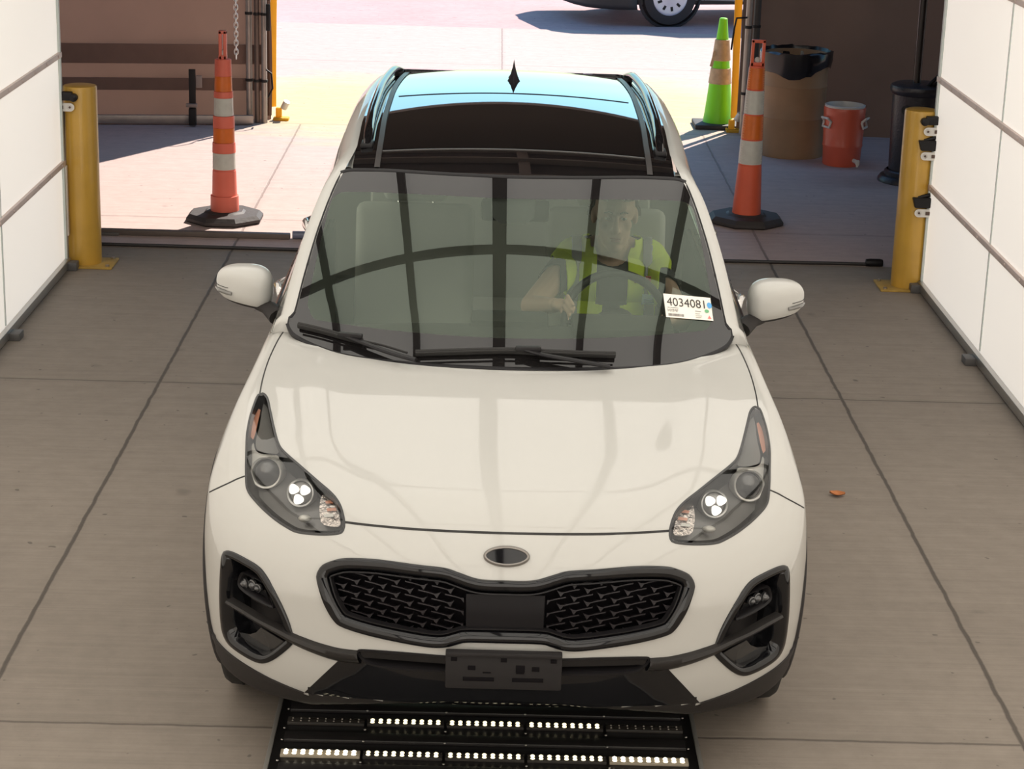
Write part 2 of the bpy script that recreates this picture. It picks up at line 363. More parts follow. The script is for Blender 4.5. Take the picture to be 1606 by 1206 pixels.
def mesh2d(outer, inner=None, h=.02):
    loops = [outer] + ([inner] if inner is not None else []); V = []; E_ = []
    for l in loops:
        o = len(V); V += [Vector(p) for p in l]; E_ += [(o+i, o+(i+1) % len(l)) for i in range(len(l))]
    lo, hi = outer.min(0), outer.max(0); gx = np.arange(lo[0]+h*.37, hi[0], h); gy = np.arange(lo[1]+h*.41, hi[1], h*.9)
    Q = np.array([(x+(h/2 if j % 2 else 0), y) for j, y in enumerate(gy) for x in gx]); Q = Q[inside(Q, outer)] if len(Q) else Q
    if len(Q):
        allb = np.concatenate(loops); d = np.min(((Q[:,None,:]-allb[None])**2).sum(-1), 1); Q = Q[d > (h*.45)**2]; V += [Vector(p) for p in Q]
    vo, _, fo, *_ = mgeo.delaunay_2d_cdt(V, E_, [], 0, 1e-6); P = np.array([tuple(v) for v in vo])
    Fc = np.array([P[list(f)].mean(0) for f in fo]); a = inside(Fc, outer); b_ = inside(Fc, inner) if inner is not None else np.zeros(len(fo), bool)
    return P, [fo[i] for i in range(len(fo)) if a[i] and not b_[i]], [fo[i] for i in range(len(fo)) if a[i] and b_[i]]
CO = (0, 2.2, 0)
def mir(loop, s): return np.asarray(loop, float)*np.array([s, 1])
def cleaned(P, fs):
    used = sorted({i for f in fs for i in f}); mp = {i: k for k, i in enumerate(used)}; return P[used], [tuple(mp[i] for i in f) for f in fs]
def surfpart(name, P2, fs, m, parent, G=F, off=.003, flip=None):
    P2, fs = cleaned(np.asarray(P2), fs); P = onsurf(P2, G, off); N = Gnorm(P, G)
    b = MB(); fs2 = []
    for f in fs:
        a = np.cross(P[f[1]]-P[f[0]], P[f[2]]-P[f[0]]); fs2.append(f if a @ N[f[0]] > 0 else tuple(reversed(f)))
    b.add(P, fs2); return obj(name, b, m, parent, off=CO, normals=N)
def patch(name, loop, m, parent, G=F, off=.003, h=.02, lin=False, s=1, ins=0.0, raw=False):
    L_ = loop if raw else crspline(mir(loop, s), True, .008, lin)
    if ins: L_ = inset(L_, ins)
    P, fs, _ = mesh2d(L_, None, h); return surfpart(name, P, fs, m, parent, G, off)
def ringgeo(loop, prof, G=F):                    # prof: (inset, offset) rows
    rows = [onsurf(inset(loop, d) if d else loop, G, 0)+0 for d, o in prof]
    return [r + Gnorm(r, G)*o for r, (d, o) in zip(rows, prof)]
def ring(name, loop, prof, m, parent, G=F, s=1, lin=False, raw=False):
    L_ = loop if raw else crspline(mir(loop, s), True, .008, lin); b = MB(); b.grid(ringgeo(L_, prof, G), closeu=True)
    return obj(name, b, m, parent, off=CO, angle=50)
def strip(name, pts, w, m, parent, G=F, off=.0012):  # thin ribbon along an open line on the surface
    L_ = crspline(pts, False, .01); t = np.gradient(L_, axis=0); t /= np.linalg.norm(t, axis=1, keepdims=True); nr = np.stack([-t[:,1], t[:,0]], -1)
    b = MB(); rows = []
    for d, o in ((-w/2, -.002), (-w/2, off), (w/2, off), (w/2, -.002)):
        r = onsurf(L_+nr*d, G, 0); rows.append(r+Gnorm(r, G)*o)
    b.grid(rows); return obj(name, b, m, parent, off=CO)
def side_x(yz, off=0.0):                          # |x| of the body side at (y, z)
    yz = np.asarray(yz, float); x = np.full(len(yz), 1.15)
    for _ in range(160):
        v = F(np.stack([x, yz[:,0], yz[:,1]], -1))-off; x = np.where(v > 1e-4, x-np.clip(v*.7, .0005, .05), x)
    return x
# traced outlines in (x, w), for the car's +x half
HL = [[.805,1.215],[.791,1.221],[.771,1.206],[.751,1.165],[.726,1.112],[.703,1.069],[.681,1.047],[.624,1.008],[.563,.966],[.524,.939],[.499,.915],[.484,.888],[.475,.856],[.477,.833],[.492,.822],[.549,.817],[.612,.82],[.649,.833],[.697,.86],[.747,.897],[.782,.933],[.794,.98],[.803,1.04],[.811,1.092],[.814,1.141],[.811,1.184]]
FOG = [[.833,.751],[.846,.739],[.852,.69],[.857,.615],[.856,.54],[.85,.495],[.83,.463],[.786,.439],[.738,.422],[.708,.423],[.672,.444],[.624,.489],[.622,.506],[.624,.525],[.636,.563],[.655,.605],[.68,.651],[.705,.691],[.73,.715],[.772,.735],[.808,.748]]
GR = [[.546,.708],[.531,.73],[.494,.746],[.456,.753],[.372,.753],[.257,.743],[.179,.737],[.142,.727],[.091,.711],[.05,.7065],[0,.7065]]
GR2 = [[0,.529],[.105,.528],[.132,.522],[.169,.511],[.215,.509],[.298,.519],[.391,.535],[.466,.554],[.495,.573],[.523,.619],[.54,.665],[.548,.697]]
GRILLE = GR + [[-x, w] for x, w in GR[-2::-1]] + [[-x, w] for x, w in GR2[::-1]] + GR2[1:]
BARU = [[.820,.609],[.77,.589],[.72,.565],[.671,.545],[.624,.525],[.587,.513],[.549,.502],[.513,.494],[.477,.488],[.424,.485]]
BARL = [[.822,.589],[.77,.565],[.72,.541],[.67,.517],[.622,.493],[.587,.479],[.549,.466],[.517,.457],[.482,.45],[.414,.447]]
VAL = [[.424,.485],[.39,.488],[.168,.482],[0,.482],[-.168,.482],[-.39,.488],[-.424,.485],[-.481,.452],[-.534,.397],[-.590,.337],[-.48,.334],[-.352,.334],[-.164,.331],[0,.331],[.164,.331],[.352,.334],[.48,.334],[.590,.337],[.534,.397],[.481,.452]]
INT = [[.424,.485],[.39,.488],[.277,.486],[.168,.482],[0,.480],[-.168,.482],[-.277,.486],[-.39,.488],[-.424,.485],[-.414,.466],[-.381,.446],[-.297,.439],[-.173,.437],[0,.436],[.173,.437],[.297,.439],[.381,.446],[.414,.466]]
LIP = [[.92,.505],[.90,.468],[.851,.436],[.777,.401],[.675,.359],[.592,.332]]
WS = [[.586,2.033],[.605,2.031],[.625,2.024],[.637,1.993],[.661,1.914],[.692,1.781],[.72,1.621],[.739,1.497],[.756,1.478],[.758,1.455],[.745,1.434],[.727,1.418],[.679,1.394],[.591,1.364],[.498,1.347],[.35,1.335],[.191,1.328],[0,1.325]]
WST = [[0,2.013],[.181,2.017],[.30,2.022],[.46,2.031]]
WSL = WS + [[-x, w] for x, w in WS[-2::-1]] + [[-x, w] for x, w in WST[::-1]] + WST[1:]
FR = [[.633,1.937],[.659,1.868],[.695,1.563],[.690,1.511],[.670,1.478],[.618,1.466],[.343,1.437],[0,1.424]]
FRT = [[0,1.930],[.106,1.931],[.376,1.941],[.561,1.947]]
FRIT = FR + [[-x, w] for x, w in FR[-2::-1]] + [[-x, w] for x, w in FRT[::-1]] + FRT[1:]

car = thing('car', 'pearl white compact crossover with black grille and black roof, driven into the photo booth', 'car', (0, 2.2, 0), R(-.26))
# ---- body shell panels from the implicit surface
def body_panels():
    xs = np.linspace(-.93, .93, 97); ys = np.concatenate([np.linspace(0, 1.6, 88), np.linspace(1.6, 4.48, 74)[1:]]); zs = np.linspace(.17, 1.10, 50)
    key = {}; pts = []; quads = []
    def vid(p):
        k = (round(p[0], 5), round(p[1], 5), round(p[2], 5))
        if k not in key: key[k] = len(pts); pts.append(p)
        return key[k]
    def face(A, B_, fn):
        I = [[vid(fn(a, c)) for c in B_] for a in A]
        for i in range(len(A)-1):
            for j in range(len(B_)-1): quads.append((I[i][j], I[i+1][j], I[i+1][j+1], I[i][j+1]))
    face(xs, ys, lambda a, c: (a, c, 1.10)); face(xs, zs, lambda a, c: (a, 0.0, c)); face(xs, zs, lambda a, c: (a, 4.48, c))
    face(ys, zs, lambda a, c: (-.93, a, c)); face(ys, zs, lambda a, c: (.93, a, c)); face(xs, ys, lambda a, c: (a, c, .17))
    P = np.array(pts); I = np.stack([P[:,0]*.55, .7+(P[:,1]/4.48)*3.1, .45+.30*(P[:,2]-.17)/.93], -1); D = P-I
    lo = np.zeros(len(P)); hi = np.full(len(P), 1.5)
    for _ in range(34):
        mid = (lo+hi)/2; v = F(I+D*mid[:,None]) > 0; hi = np.where(v, mid, hi); lo = np.where(v, lo, mid)
    S = I+D*hi[:,None]; N = Gnorm(S); Q = np.array(quads); C = S[Q].mean(1); NC = N[Q].mean(1)
    ax = np.abs(C[:,0]); y, z = C[:,1], C[:,2]; w = C @ EU; xw = np.stack([ax, w], -1); sxw = np.stack([C[:,0], w], -1); front = y < 1.3
    kill = np.zeros(len(Q), bool)
    kill |= front & inside(xw, inset(crspline(HL), .004)); kill |= front & inside(xw, inset(crspline(FOG), .006)) & (NC[:,2] > -.8)
    kill |= front & inside(sxw, inset(crspline(GRILLE), .008)) & (y < .35); kill |= front & inside(sxw, inset(crspline(VAL, lin=True), .008)) & (y < .3) & (NC[:,2] > -.7)
    for yc in (.91, 3.58): kill |= (np.hypot(y-yc, z-.345) < .395) & (ax > .55) & (z < .80) & (np.abs(NC[:,2]) < .93)
    for yc in (.91, 3.58): kill |= (np.abs(y-yc) < .37) & (z < .30) & (ax > .60)
    cowl = 1.062+.33*ax*ax
    kill |= (y > 1.0) & (y < 2) & (NC[:,2] > .2) & inside(sxw, crspline(WSL))
    kill |= (NC[:,2] > .35) & (y > cowl+.05) & (ax < np.where(y < 1.5, .752, .80)) & (y < 4.22) & (z > .8)
    # edge vertices slide onto the outline of each opening
    cnt_k = np.zeros(len(S), bool); cnt_n = np.zeros(len(S), bool); cnt_k[Q[kill].ravel()] = True; cnt_n[Q[~kill].ravel()] = True; bd = np.where(cnt_k & cnt_n)[0]
    for lp_, lo_, hi_ in ((inset(crspline(HL), .004), -1, 1.2), (inset(crspline(mir(HL, -1)), .004), -1, 1.2), (inset(crspline(FOG), .006), -1, 1), (inset(crspline(mir(FOG, -1)), .006), -1, 1), (inset(crspline(GRILLE), .008), -1, 1), (inset(crspline(VAL, lin=True), .008), -1, 1), (crspline(WSL), 1.0, 1.6)):
        I_ = [i for i in bd if lo_ < S[i,1] < hi_ and N[i,2] > -.75]; E_ = np.stack([S[I_,0], S[I_] @ EU], -1); D2 = ((E_[:,None]-lp_[None])**2).sum(-1); j = D2.argmin(1); ok = D2.min(1) < .026**2
        I_ = np.array(I_)[ok]
        if len(I_): S[I_] = onsurf(lp_[j[ok]]); N[I_] = Gnorm(S[I_])
    hoodpoly = np.concatenate([crspline([[0,.842],[.10,.842],[.287,.845],[.4,.85],[.476,.856],[.484,.888],[.563,.966],[.681,1.047],[.726,1.112],[.771,1.206],[.80,1.30],[.79,1.40],[.755,1.475],[.5,1.375],[0,1.36]], True)])
    lip = np.interp(ax, [p[0] for p in LIP[::-1]], [p[1] for p in LIP[::-1]])
    reg = np.full(len(Q), 5)                                   # 0 hood 1 bumper 2 fender 3 front door 4 rear door 5 quarter 6 cladding 7 underbody
    reg[(y < .62) ] = 1; reg[(y >= .50) & (y < 1.40)] = 2; reg[(y >= 1.40) & (y < 2.42)] = 3; reg[(y >= 2.42) & (y < 3.38)] = 4; reg[y > 4.3] = 8
    bf = np.interp(ax, [.79,.843,.919,.95], [.973,.950,.913,.905]); reg[(y < .9) & (w > bf) & (ax > .45)] = 2; reg[(y < .62) & (w <= bf)] = 1
    reg[(y < 1.4) & inside(xw, hoodpoly) & (NC[:,2] > .2)] = 0
    reg[(z < .38) & (y > .40)] = 6; reg[(NC[:,2] < -.6)] = 7; reg[(y < .6) & (w < np.where(ax > .585, lip, .336))] = 6
    names = {0:('hood',paint),1:('front_bumper',paint),2:('fender',paint),3:('front_door',paint),4:('rear_door',paint),5:('rear_quarter_panel',paint),6:('lower_cladding',plastic),7:('underbody',plastic),8:('tailgate',paint)}
    out = {}
    for r, (nm, m) in names.items():
        for s in ((-1, 1) if r in (2, 3, 4, 5) else (0,)):
            sel = (reg == r) & ~kill & ((C[:,0]*s >= 0) if s else True)
            q = Q[sel]
            if not len(q): continue
            used, inv = np.unique(q, return_inverse=True); q2 = inv.reshape(q.shape); b = MB(); VV = S[used]; NN = N[used]; fs = []
            for f in q2:
                a = np.cross(VV[f[1]]-VV[f[0]], VV[f[2]]-VV[f[0]])+np.cross(VV[f[2]]-VV[f[0]], VV[f[3]]-VV[f[0]]); fs.append(tuple(f) if a @ NN[f[0]] > 0 else tuple(f[::-1]))
            b.add(VV, fs); out[(nm, s)] = obj(nm, b, m, car, off=CO, normals=NN)
    return out
BODY = body_panels()
bumper = BODY[('front_bumper', 0)]; hood = BODY[('hood', 0)]
# ---- gaps between panels
HG = [[x, w] for x, w in ([.476,.856],[.4,.8505],[.287,.845],[.176,.8425],[.084,.8415],[0,.8412])]; HG = HG + [[-x, w] for x, w in HG[-2::-1]]
strip('hood_gap', HG, .0065, gap_m, hood)
for s in (1, -1):
    strip('hood_gap', mir([[.800,1.22],[.803,1.27],[.800,1.33],[.786,1.40],[.772,1.445]], s), .004, gap_m, hood)
    strip('fender_gap', mir([[.795,.972],[.82,.962],[.843,.950],[.88,.932],[.912,.916]], s), .0035, gap_m, BODY[('fender', s)])
    for nm, y in (('front_door', 1.40), ('rear_door', 2.42), ('rear_quarter_panel', 3.38)):
        yz = np.array([(y+.0*(z-.6), z) for z in np.linspace(.42, 1.02, 24)]); b = MB()
        b.grid([[(s*(side_x(yz+[d, 0])[i]+.0012), yz[i][0]+d, yz[i][1]) for i in range(len(yz))] for d in (-.0025, .0025)]); obj('panel_gap', b, gap_m, BODY[(nm, s)], off=CO)
# ---- grille
gl = crspline(GRILLE)
ring('grille_surround', gl, [(-.004,-.006),(-.003,.003),(.001,.010),(.008,.012),(.022,.008),(.029,.002),(.032,-.02),(.036,-.05)], gblack, car, raw=True)
gsurr = bpy.data.objects['grille_surround']
ring('surround_lip', inset(gl, .034), [(0,-.006),(.001,.0),(.005,.0),(.006,-.02)], sblack, gsurr, raw=True)
patch('grille_backing', gl, mat('grille_backing_black', (.005,.004,.005), .8, spec=.1), car, off=-.055, h=.03, raw=True, ins=.02)  # plain black panel behind the grille fins
def grille_mesh():
    inn = inset(gl, .031); hid = np.array([[.118,.675],[-.118,.675],[-.118,.545],[.118,.545]])
    el = [(0,.0028),(.030,.0004),(.046,-.0022),(.054,-.0012),(.066,.0050),(.0625,.0004),(.0545,-.0150),(.046,-.0052),(.030,-.0028),(0,-.0008)]
    for s in (1, -1):
        b = MB()
        for r in range(-3, 14):
            for c in range(-1, 11):
                x0 = .030+c*.0780+(r % 2)*.039; w0 = .752-r*.0188
                P = np.array([(s*(.0+x0+.066-a), w0+q+.12*(x0+.066-a-.30)) for a, q in el])
                cl = [p for p in P if inside(p[None], inn)[0] and not inside(p[None], hid)[0]]
                if len(cl) < len(P)-2 or len(cl) < 5: continue
                P = np.array(cl); A = onsurf(P, F, -.020); B_ = onsurf(P, F, -.046); n = len(P); o = [tuple(p) for p in A]+[tuple(p) for p in B_]
                b.add(o, [tuple(range(n))]+[(i, (i+1) % n, n+(i+1) % n, n+i) for i in range(n)])
        obj('grille_mesh', b, mat('grille_black', (.020,.017,.019), .42, spec=.3), car, off=CO, smooth=False)
grille_mesh()
patch('radar_cover', [[.113,.667],[-.113,.667],[-.111,.571],[.111,.571]], mat('radar_black', (.010,.009,.010), .5, spec=.15), car, off=-.008, lin=True)
ring('radar_cover_edge', [[.113,.667],[-.113,.667],[-.111,.571],[.111,.571]], [(0,-.008),(-.002,-.012),(-.002,-.05)], sblack, bpy.data.objects['radar_cover'], lin=True)
# ---- badge: blank dark oval with a grey rim
el = np.array([(.067*math.cos(t), .776+.0295*math.sin(t)) for t in np.linspace(0, 2*math.pi, 49)[:-1]])
bd = patch('badge', el, gblack, car, off=.008, raw=True, ins=.007, h=.012); bd['label'] = 'blank gloss black oval badge'
ring('badge_rim', el, [(0,-.003),(.0005,.006),(.004,.010),(.008,.0085),(.009,.004)], mat('badge_rim_grey', (.25,.23,.21), .3, metal=.6), bd, raw=True)
# ---- valance, lower intake, corner blades
vl = crspline(VAL, True, .012, lin=True)
ring('front_valance_edge', vl, [(-.001,-.012),(0,.002),(.010,.003),(.022,.003)], gblack, bumper, raw=True)
P2, fo, fi = mesh2d(inset(vl, .02), crspline(INT), .025); surfpart('front_valance', P2, fo, gblack, car, F, .003)
ring('lower_intake', INT, [(-.001,.003),(.004,.001),(.012,-.03),(.014,-.07)], sblack, car)
patch('intake_back', INT, mat('intake_back_black', (.005,.004,.005), .8, spec=.1), bpy.data.objects['lower_intake'], off=-.065, h=.03)  # plain black panel closing the intake
ring('intake_lip', INT, [(-.003,.002),(-.003,.006),(.003,.006),(.004,.0)], sblack, bpy.data.objects['lower_intake'])
for s in (1, -1):
    U = crspline(mir(BARU, s), False, .012); Lo = crspline(mir(BARL, s), False, .012); n = 40
    rs = lambda L_: np.stack([np.interp(np.linspace(0, 1, n), np.linspace(0, 1, len(L_)), L_[:,i]) for i in (0, 1)], -1); U, Lo = rs(U), rs(Lo)
    rows = []
    for t, o in ((-.02,-.01),(.0,.004),(.12,.016),(.42,.020),(.80,.014),(.98,.006),(1.02,-.01)):
        q = U+(Lo-U)*t; p = onsurf(q, F, 0); rows.append(p+Gnorm(p)*o)
    b = MB(); b.grid(rows); b.add(np.array([r[0] for r in rows]), [tuple(range(7))]); obj('bumper_blade', b, mat('blade_grey_black', (.020,.018,.017), .3, spec=.35), car, off=CO)
    # white corner below the blade meets a dark lip
    lp = [[s*x, w] for x, w in LIP]; low = [[s*x, w] for x, w in ((.585,.318),(.70,.325),(.80,.350),(.875,.392),(.915,.435))]
    patch('corner_cladding', np.array(lp+low), plastic, car, off=.004, h=.02, lin=True, s=1)
    strip('cladding_edge', np.array(lp), .012, plastic, car, off=.006)
    # fog lamp pocket
    fg = crspline(mir(FOG, s))
    rg = ring('fog_lamp_bezel', fg, [(-.003,-.006),(-.002,.003),(.002,.007),(.010,.008),(.018,.005),(.022,-.004),(.024,-.03),(.028,-.08)], gblack, car, raw=True)
    patch('pocket_back', fg, sblack, rg, off=-.075, h=.03, raw=True, ins=.015)
    tr = [[.829,.497],[.80,.50],[.762,.5],[.741,.509],[.725,.526],[.679,.504],[.65,.489],[.66,.470],[.706,.445],[.733,.437],[.782,.447],[.826,.468]]
    patch('pocket_tray', np.array(tr), mat('tray_gloss_black', (.03,.03,.03), .10, coat=.5), rg, off=-.028, h=.02, lin=True, s=s)
    ff = crspline(mir([[.803,.688],[.781,.686],[.723,.663],[.698,.612],[.694,.583],[.734,.594],[.793,.62],[.818,.641],[.817,.666]], s))
    lamp = ring('fog_lamp', ff, [(-.002,-.05),(0,-.026),(.003,-.022),(.008,-.026),(.010,-.05)], sblack, car, raw=True)
    patch('lamp_back', ff, gblack, lamp, off=-.05, h=.02, raw=True, ins=.004)
    for x, w, r in ((.782,.654,.017),(.752,.653,.014),(.734,.646,.011)):
        p = onsurf([[s*x, w]], F, -.040)[0]; nv = Gnorm(onsurf([[s*x, w]], F, -.04))[0]; Mx = Vector(nv).to_track_quat('Z', 'Y').to_matrix()
        b = MB(); b.lathe(p, [(r*1.25,-.004),(r*1.25,.004),(r,.006),(r*.95,.003),(r*.7,.010),(r*.3,.014),(.0003,.015)], 20, M=Mx); obj('fog_bulb', b, mat('fog_dark_lens', (.05,.05,.052), .12, coat=1), lamp, off=CO)
    # headlight
    hl = crspline(mir(HL, s))
    seal = ring('headlight', hl, [(-.003,-.004),(-.002,.0015),(.001,.0025),(.0045,.0018),(.006,-.004),(.0065,-.03),(.0075,-.085)], mat('lamp_seal_grey', (.035,.035,.035), .35), car, raw=True)
    hbk = mat('lamp_housing_grey', (.17,.165,.158), .30, coat=.3)
    patch('lamp_housing', hl, hbk, seal, off=-.074, h=.025, raw=True, ins=.006)
    A = lambda pts: np.array([[s*x, w] for x, w in pts])
    patch('side_marker', A([[.797,1.172],[.790,1.168],[.789,1.136],[.789,1.10],[.792,1.078],[.801,1.086],[.806,1.113],[.805,1.144]]), mat('amber_plastic', (.85,.38,.24), .3, coat=1), seal, off=-.020, h=.012)
    patch('chrome_brow', A([[.792,1.069],[.781,1.047],[.761,1.037],[.728,1.036],[.704,1.031],[.699,1.009],[.726,1.021],[.753,1.019],[.77,1.004],[.775,.983],[.789,.990],[.797,1.021],[.797,1.051]]), mat('lamp_silver', (.80,.78,.72), .35, metal=.25), seal, off=-.034, h=.012)
    patch('lamp_fin', A([[.786,1.196],[.773,1.187],[.753,1.141],[.73,1.097],[.712,1.062],[.706,1.040],[.756,1.042],[.775,1.050],[.784,1.074],[.783,1.118],[.787,1.163]]), mat('lamp_fin_grey', (.24,.235,.22), .35), seal, off=-.028, h=.014)
    rb = A([[.549,.935],[.523,.915],[.505,.893],[.494,.864],[.494,.840],[.541,.843],[.553,.862],[.558,.903]])
    patch('turn_reflector', rb, mat('reflector_silver', (.75,.68,.63), .18, metal=.9, bump=1.0, bs=70), seal, off=-.045, h=.012)
    rt = bpy.data.objects[[o.name for o in bpy.data.objects if o.name.startswith('turn_reflector')][-1]]
    for k, (x, w) in enumerate(((.527,.909),(.520,.888),(.528,.871))):
        patch('amber_rib', A([[x-.016,w-.004],[x+.012,w-.0065],[x+.016,w+.001],[x-.012,w+.005]]), MATS['amber_plastic'] if k < 2 else MATS['lamp_silver'], rt, off=-.040, h=.01, lin=True)
    for nm, x, w, r, lit in (('projector', .733, .982, .050, False), ('projector', .617, .929, .043, True)):
        p = onsurf([[s*x, w]], F, -.044)[0]; nv = Vector((s*.20, -.93, .36)).normalized(); Mx = nv.to_track_quat('Z', 'Y').to_matrix()
        pr = MB(); pr.lathe(p, [(r*1.02,-.03),(r*1.02,.010),(r*.97,.016),(r*.86,.014),(r*.82,.004),(r*.80,-.02)], 40, M=Mx); pr = obj(nm, pr, MATS['lamp_silver'] if not lit else mat('ring_grey_silver', (.5,.49,.47), .3, metal=.6), seal, off=CO)
        b = MB(); b.lathe(p, [(r*.82,.0),(r*.74,.010),(r*.5,.020),(r*.25,.025),(.0004,.0265)], 32, M=Mx)
        obj('lens_dome', b, mat('dome_dark_glass', (.10,.10,.098), .12, coat=1) if not lit else mat('dome_bright_grey', (.35,.34,.33), .2, coat=1), pr, off=CO)
        if lit:
            up = Mx @ Vector((0,1,0)); rx = Mx @ Vector((1,0,0))
            if rx.x < 0: rx = -rx
            if up.z < 0: up = -up
            for a in (152, 28, 270):
                b = MB(); pl = []
                for t in np.linspace(0, 2*math.pi, 21)[:-1]:
                    rr = r*.37*(1+.10*math.cos(3*t)); cc = math.cos(R(a))*r*.46, math.sin(R(a))*r*.46
                    u, v = cc[0]+rr*math.cos(t)*1.0, cc[1]+rr*math.sin(t)*.95
                    pl.append(p+np.array(rx)*u+np.array(up)*v+np.array(nv)*(.0225+.004))
                b.add(pl, [tuple(range(20))]); b.add([q-np.array(nv)*.006 for q in pl], []); obj('lit_diode', b, mat('headlight_diode', (1,1,1), .3, emit=(1,.95,.85), es=1.05), pr, off=CO, recalc=False)
    p = onsurf(A([[.600,.857]]), F, -.05)[0]; b = MB(); b.sphere(p, (.020,.012,.011)); obj('marker_bulb', b, MATS['lamp_silver'], seal, off=CO)
    patch('lamp_lens', hl, lens_glass, seal, off=.0015, h=.02, raw=True, ins=.0045)
# ---- licence plate bracket
pb = MB(); pb.box((0,-.026,.472), (.335,.018,.105), bev=.006)
pb.box((0,-.030,.530), (.335,.028,.014), bev=.004); bracket = obj('plate_bracket', pb, mat('bracket_grey', (.022,.020,.020), .55, spec=.2), car, off=CO)
for x0, z, a, c in ((.048,.487,.026,.022),(-.143,.513,.018,.012),(0,.513,.018,.012),(.143,.513,.018,.012),(-.092,.487,.022,.014),(.092,.487,.022,.014),(-.072,.452,.09,.012),(.070,.452,.09,.012),(-.048,.473,.024,.004),(.048,.473,.024,.004)):
    h = MB(); h.box((x0,-.0362,z), (a,.003,c), bev=.0014); obj('bracket_slot', h, mat('slot_black', (.006,.005,.006), .8, spec=.1), bracket, off=CO)
# ------------------------------------------------------------------ windshield, pillars, roof
wl = crspline(WSL, True, .012); P2, fo, fi = mesh2d(wl, crspline(FRIT, True, .015), .03)
wsh = surfpart('windshield', P2, fi, ws_glass, car, Gws, 0.0); tag(wsh, 'laminated windshield mirroring the gridded light ceiling')
fritm = glassmat('windshield_border', (0,0,0), 1.60, opaque=1.0, ocol=(.012,.011,.011))
surfpart('windshield_border', P2, fo, fritm, wsh, Gws, 0.0)
ring('windshield_seal', wl, [(-.010,-.012),(-.008,.002),(-.001,.003),(.003,.001)], sblack, wsh, Gws, raw=True)
notch = patch('sensor_cover', [[-.085,2.02],[.085,2.02],[.075,1.86],[.045,1.835],[-.045,1.835],[-.075,1.86]], mat('sensor_cover_black', (.02,.02,.02), .5), wsh, Gws, -.012, lin=True)
roofz = pch([1.6,1.847,2.2,2.7,3.3,3.8,4.1,4.30],[1.475,1.547,1.588,1.607,1.609,1.600,1.588,1.574])
roofx = pch([1.85,2.3,2.9,3.4,4.05,4.25],[.588,.597,.612,.614,.590,.550])
rfy = lambda x: 1.852+.28*x*x
rry = lambda x: 4.23-.28*x*x
def roofpt(x, y, o=0.0): 
    k = .28*(1-sstep(1.9, 2.9, y)); return (x, y, float(roofz(y-k*x*x)-(.018+.012*sstep(1.9, 2.6, y))*(x/.6)**2)+o)
rg = []
for j in range(61):
    t = j/60; row = []
    for i in range(41):
        a = -1+2*i/40; y0 = 1.852+(4.23-1.852)*t; x = a*float(roofx(y0)); y = rfy(x)*(1-t)+rry(x)*t; row.append(roofpt(x, y))
    rg.append(row)
b = MB(); b.grid(rg); roof = obj('roof_panel', b, mat('roof_black_glass', (.005,.005,.006), .012, spec=1.0, coat=1.0, coat_r=.012), car, off=CO, angle=180); roof['label'] = 'gloss black panoramic roof panel'
def roofstrip(name, pts, w, m, o=.002, par=roof):
    q = [Vector(roofpt(x, y, o)) for x, y in pts]; b = MB(); rows = [[], [], [], []]
    for i, p in enumerate(q):
        d = q[min(i+1, len(q)-1)]-q[max(i-1, 0)]; n = Vector((d.y, -d.x, 0)).normalized()*w/2
        for k, (sg, dz) in enumerate(((-1, -.003), (-1, 0), (1, 0), (1, -.003))): rows[k].append(p+n*sg+Vector((0,0,dz)))
    b.grid(rows); return obj(name, b, m, par, off=CO)
xx = np.linspace(-.49, .49, 25); seamg = mat('roof_seam_and_reflection', (.03,.028,.028), .5)
roofstrip('roof_seam_and_reflection', [(x, 3.34-.28*x*x*.6) for x in xx], .010, mat('roof_seam_dark', (.003,.003,.003), .6))
roofstrip('roof_seam_and_reflection', [(x, 2.16) for x in xx], .010, mat('beam_reflection_grey', (.10,.09,.085), .4))  # pale beam reflection painted as a strip across the roof
for s in (1, -1):
    roofstrip('roof_trim', [(s*float(roofx(y)-.092), y) for y in np.linspace(1.95, 4.10, 30)], .020, mat('trim_black', (.05,.046,.045), .3), .006)
    # roof rail: a low black bar on two feet
    ry = np.linspace(2.22, 4.20, 36); pts = []
    for y in ry:
        e = min(1, (y-2.22)/.22, (4.20-y)/.18); h = .022*math.sin(e*math.pi/2)+.006; p = roofpt(s*(float(roofx(y))-.042), y); pts.append((p[0], p[1], p[2]+h))
    b = MB(); b.tube(pts, [.013+.006*math.sin(min(1, (y-2.22)/.2, (4.20-y)/.2)*math.pi/2) for y in ry], 12); rl = obj('roof_rail', b, gblack, car, off=CO)
    for y in (2.26, 4.15):
        b = MB(); p = roofpt(s*(float(roofx(y))-.042), y); b.box((p[0], p[1], p[2]+.006), (.045, .10, .018), bev=.006); obj('rail_foot', b, sblack, rl, off=CO)
b = MB(); p = roofpt(0, 3.80)                       # shark fin antenna
fin = [(-.105,0,.034),(-.07,.018,.032),(-.03,.045,.026),(.0,.072,.018),(.022,.088,.010),(.045,.088,.008),(.060,.050,.016),(.075,0,.026)]
rows = []
for dy, hh, wd in fin: rows.append([(p[0]+wd*math.copysign(abs(math.cos(t))**1.9, math.cos(t)), p[1]+dy, p[2]-.004+max(hh, .006)*max(0, math.sin(t))**1.2) for t in np.linspace(0, math.pi, 13)])
b.grid(rows); b.add(rows[0], [tuple(range(13))]); b.add(rows[-1], [tuple(range(13))]); obj('antenna_fin', b, sblack, car, off=CO)
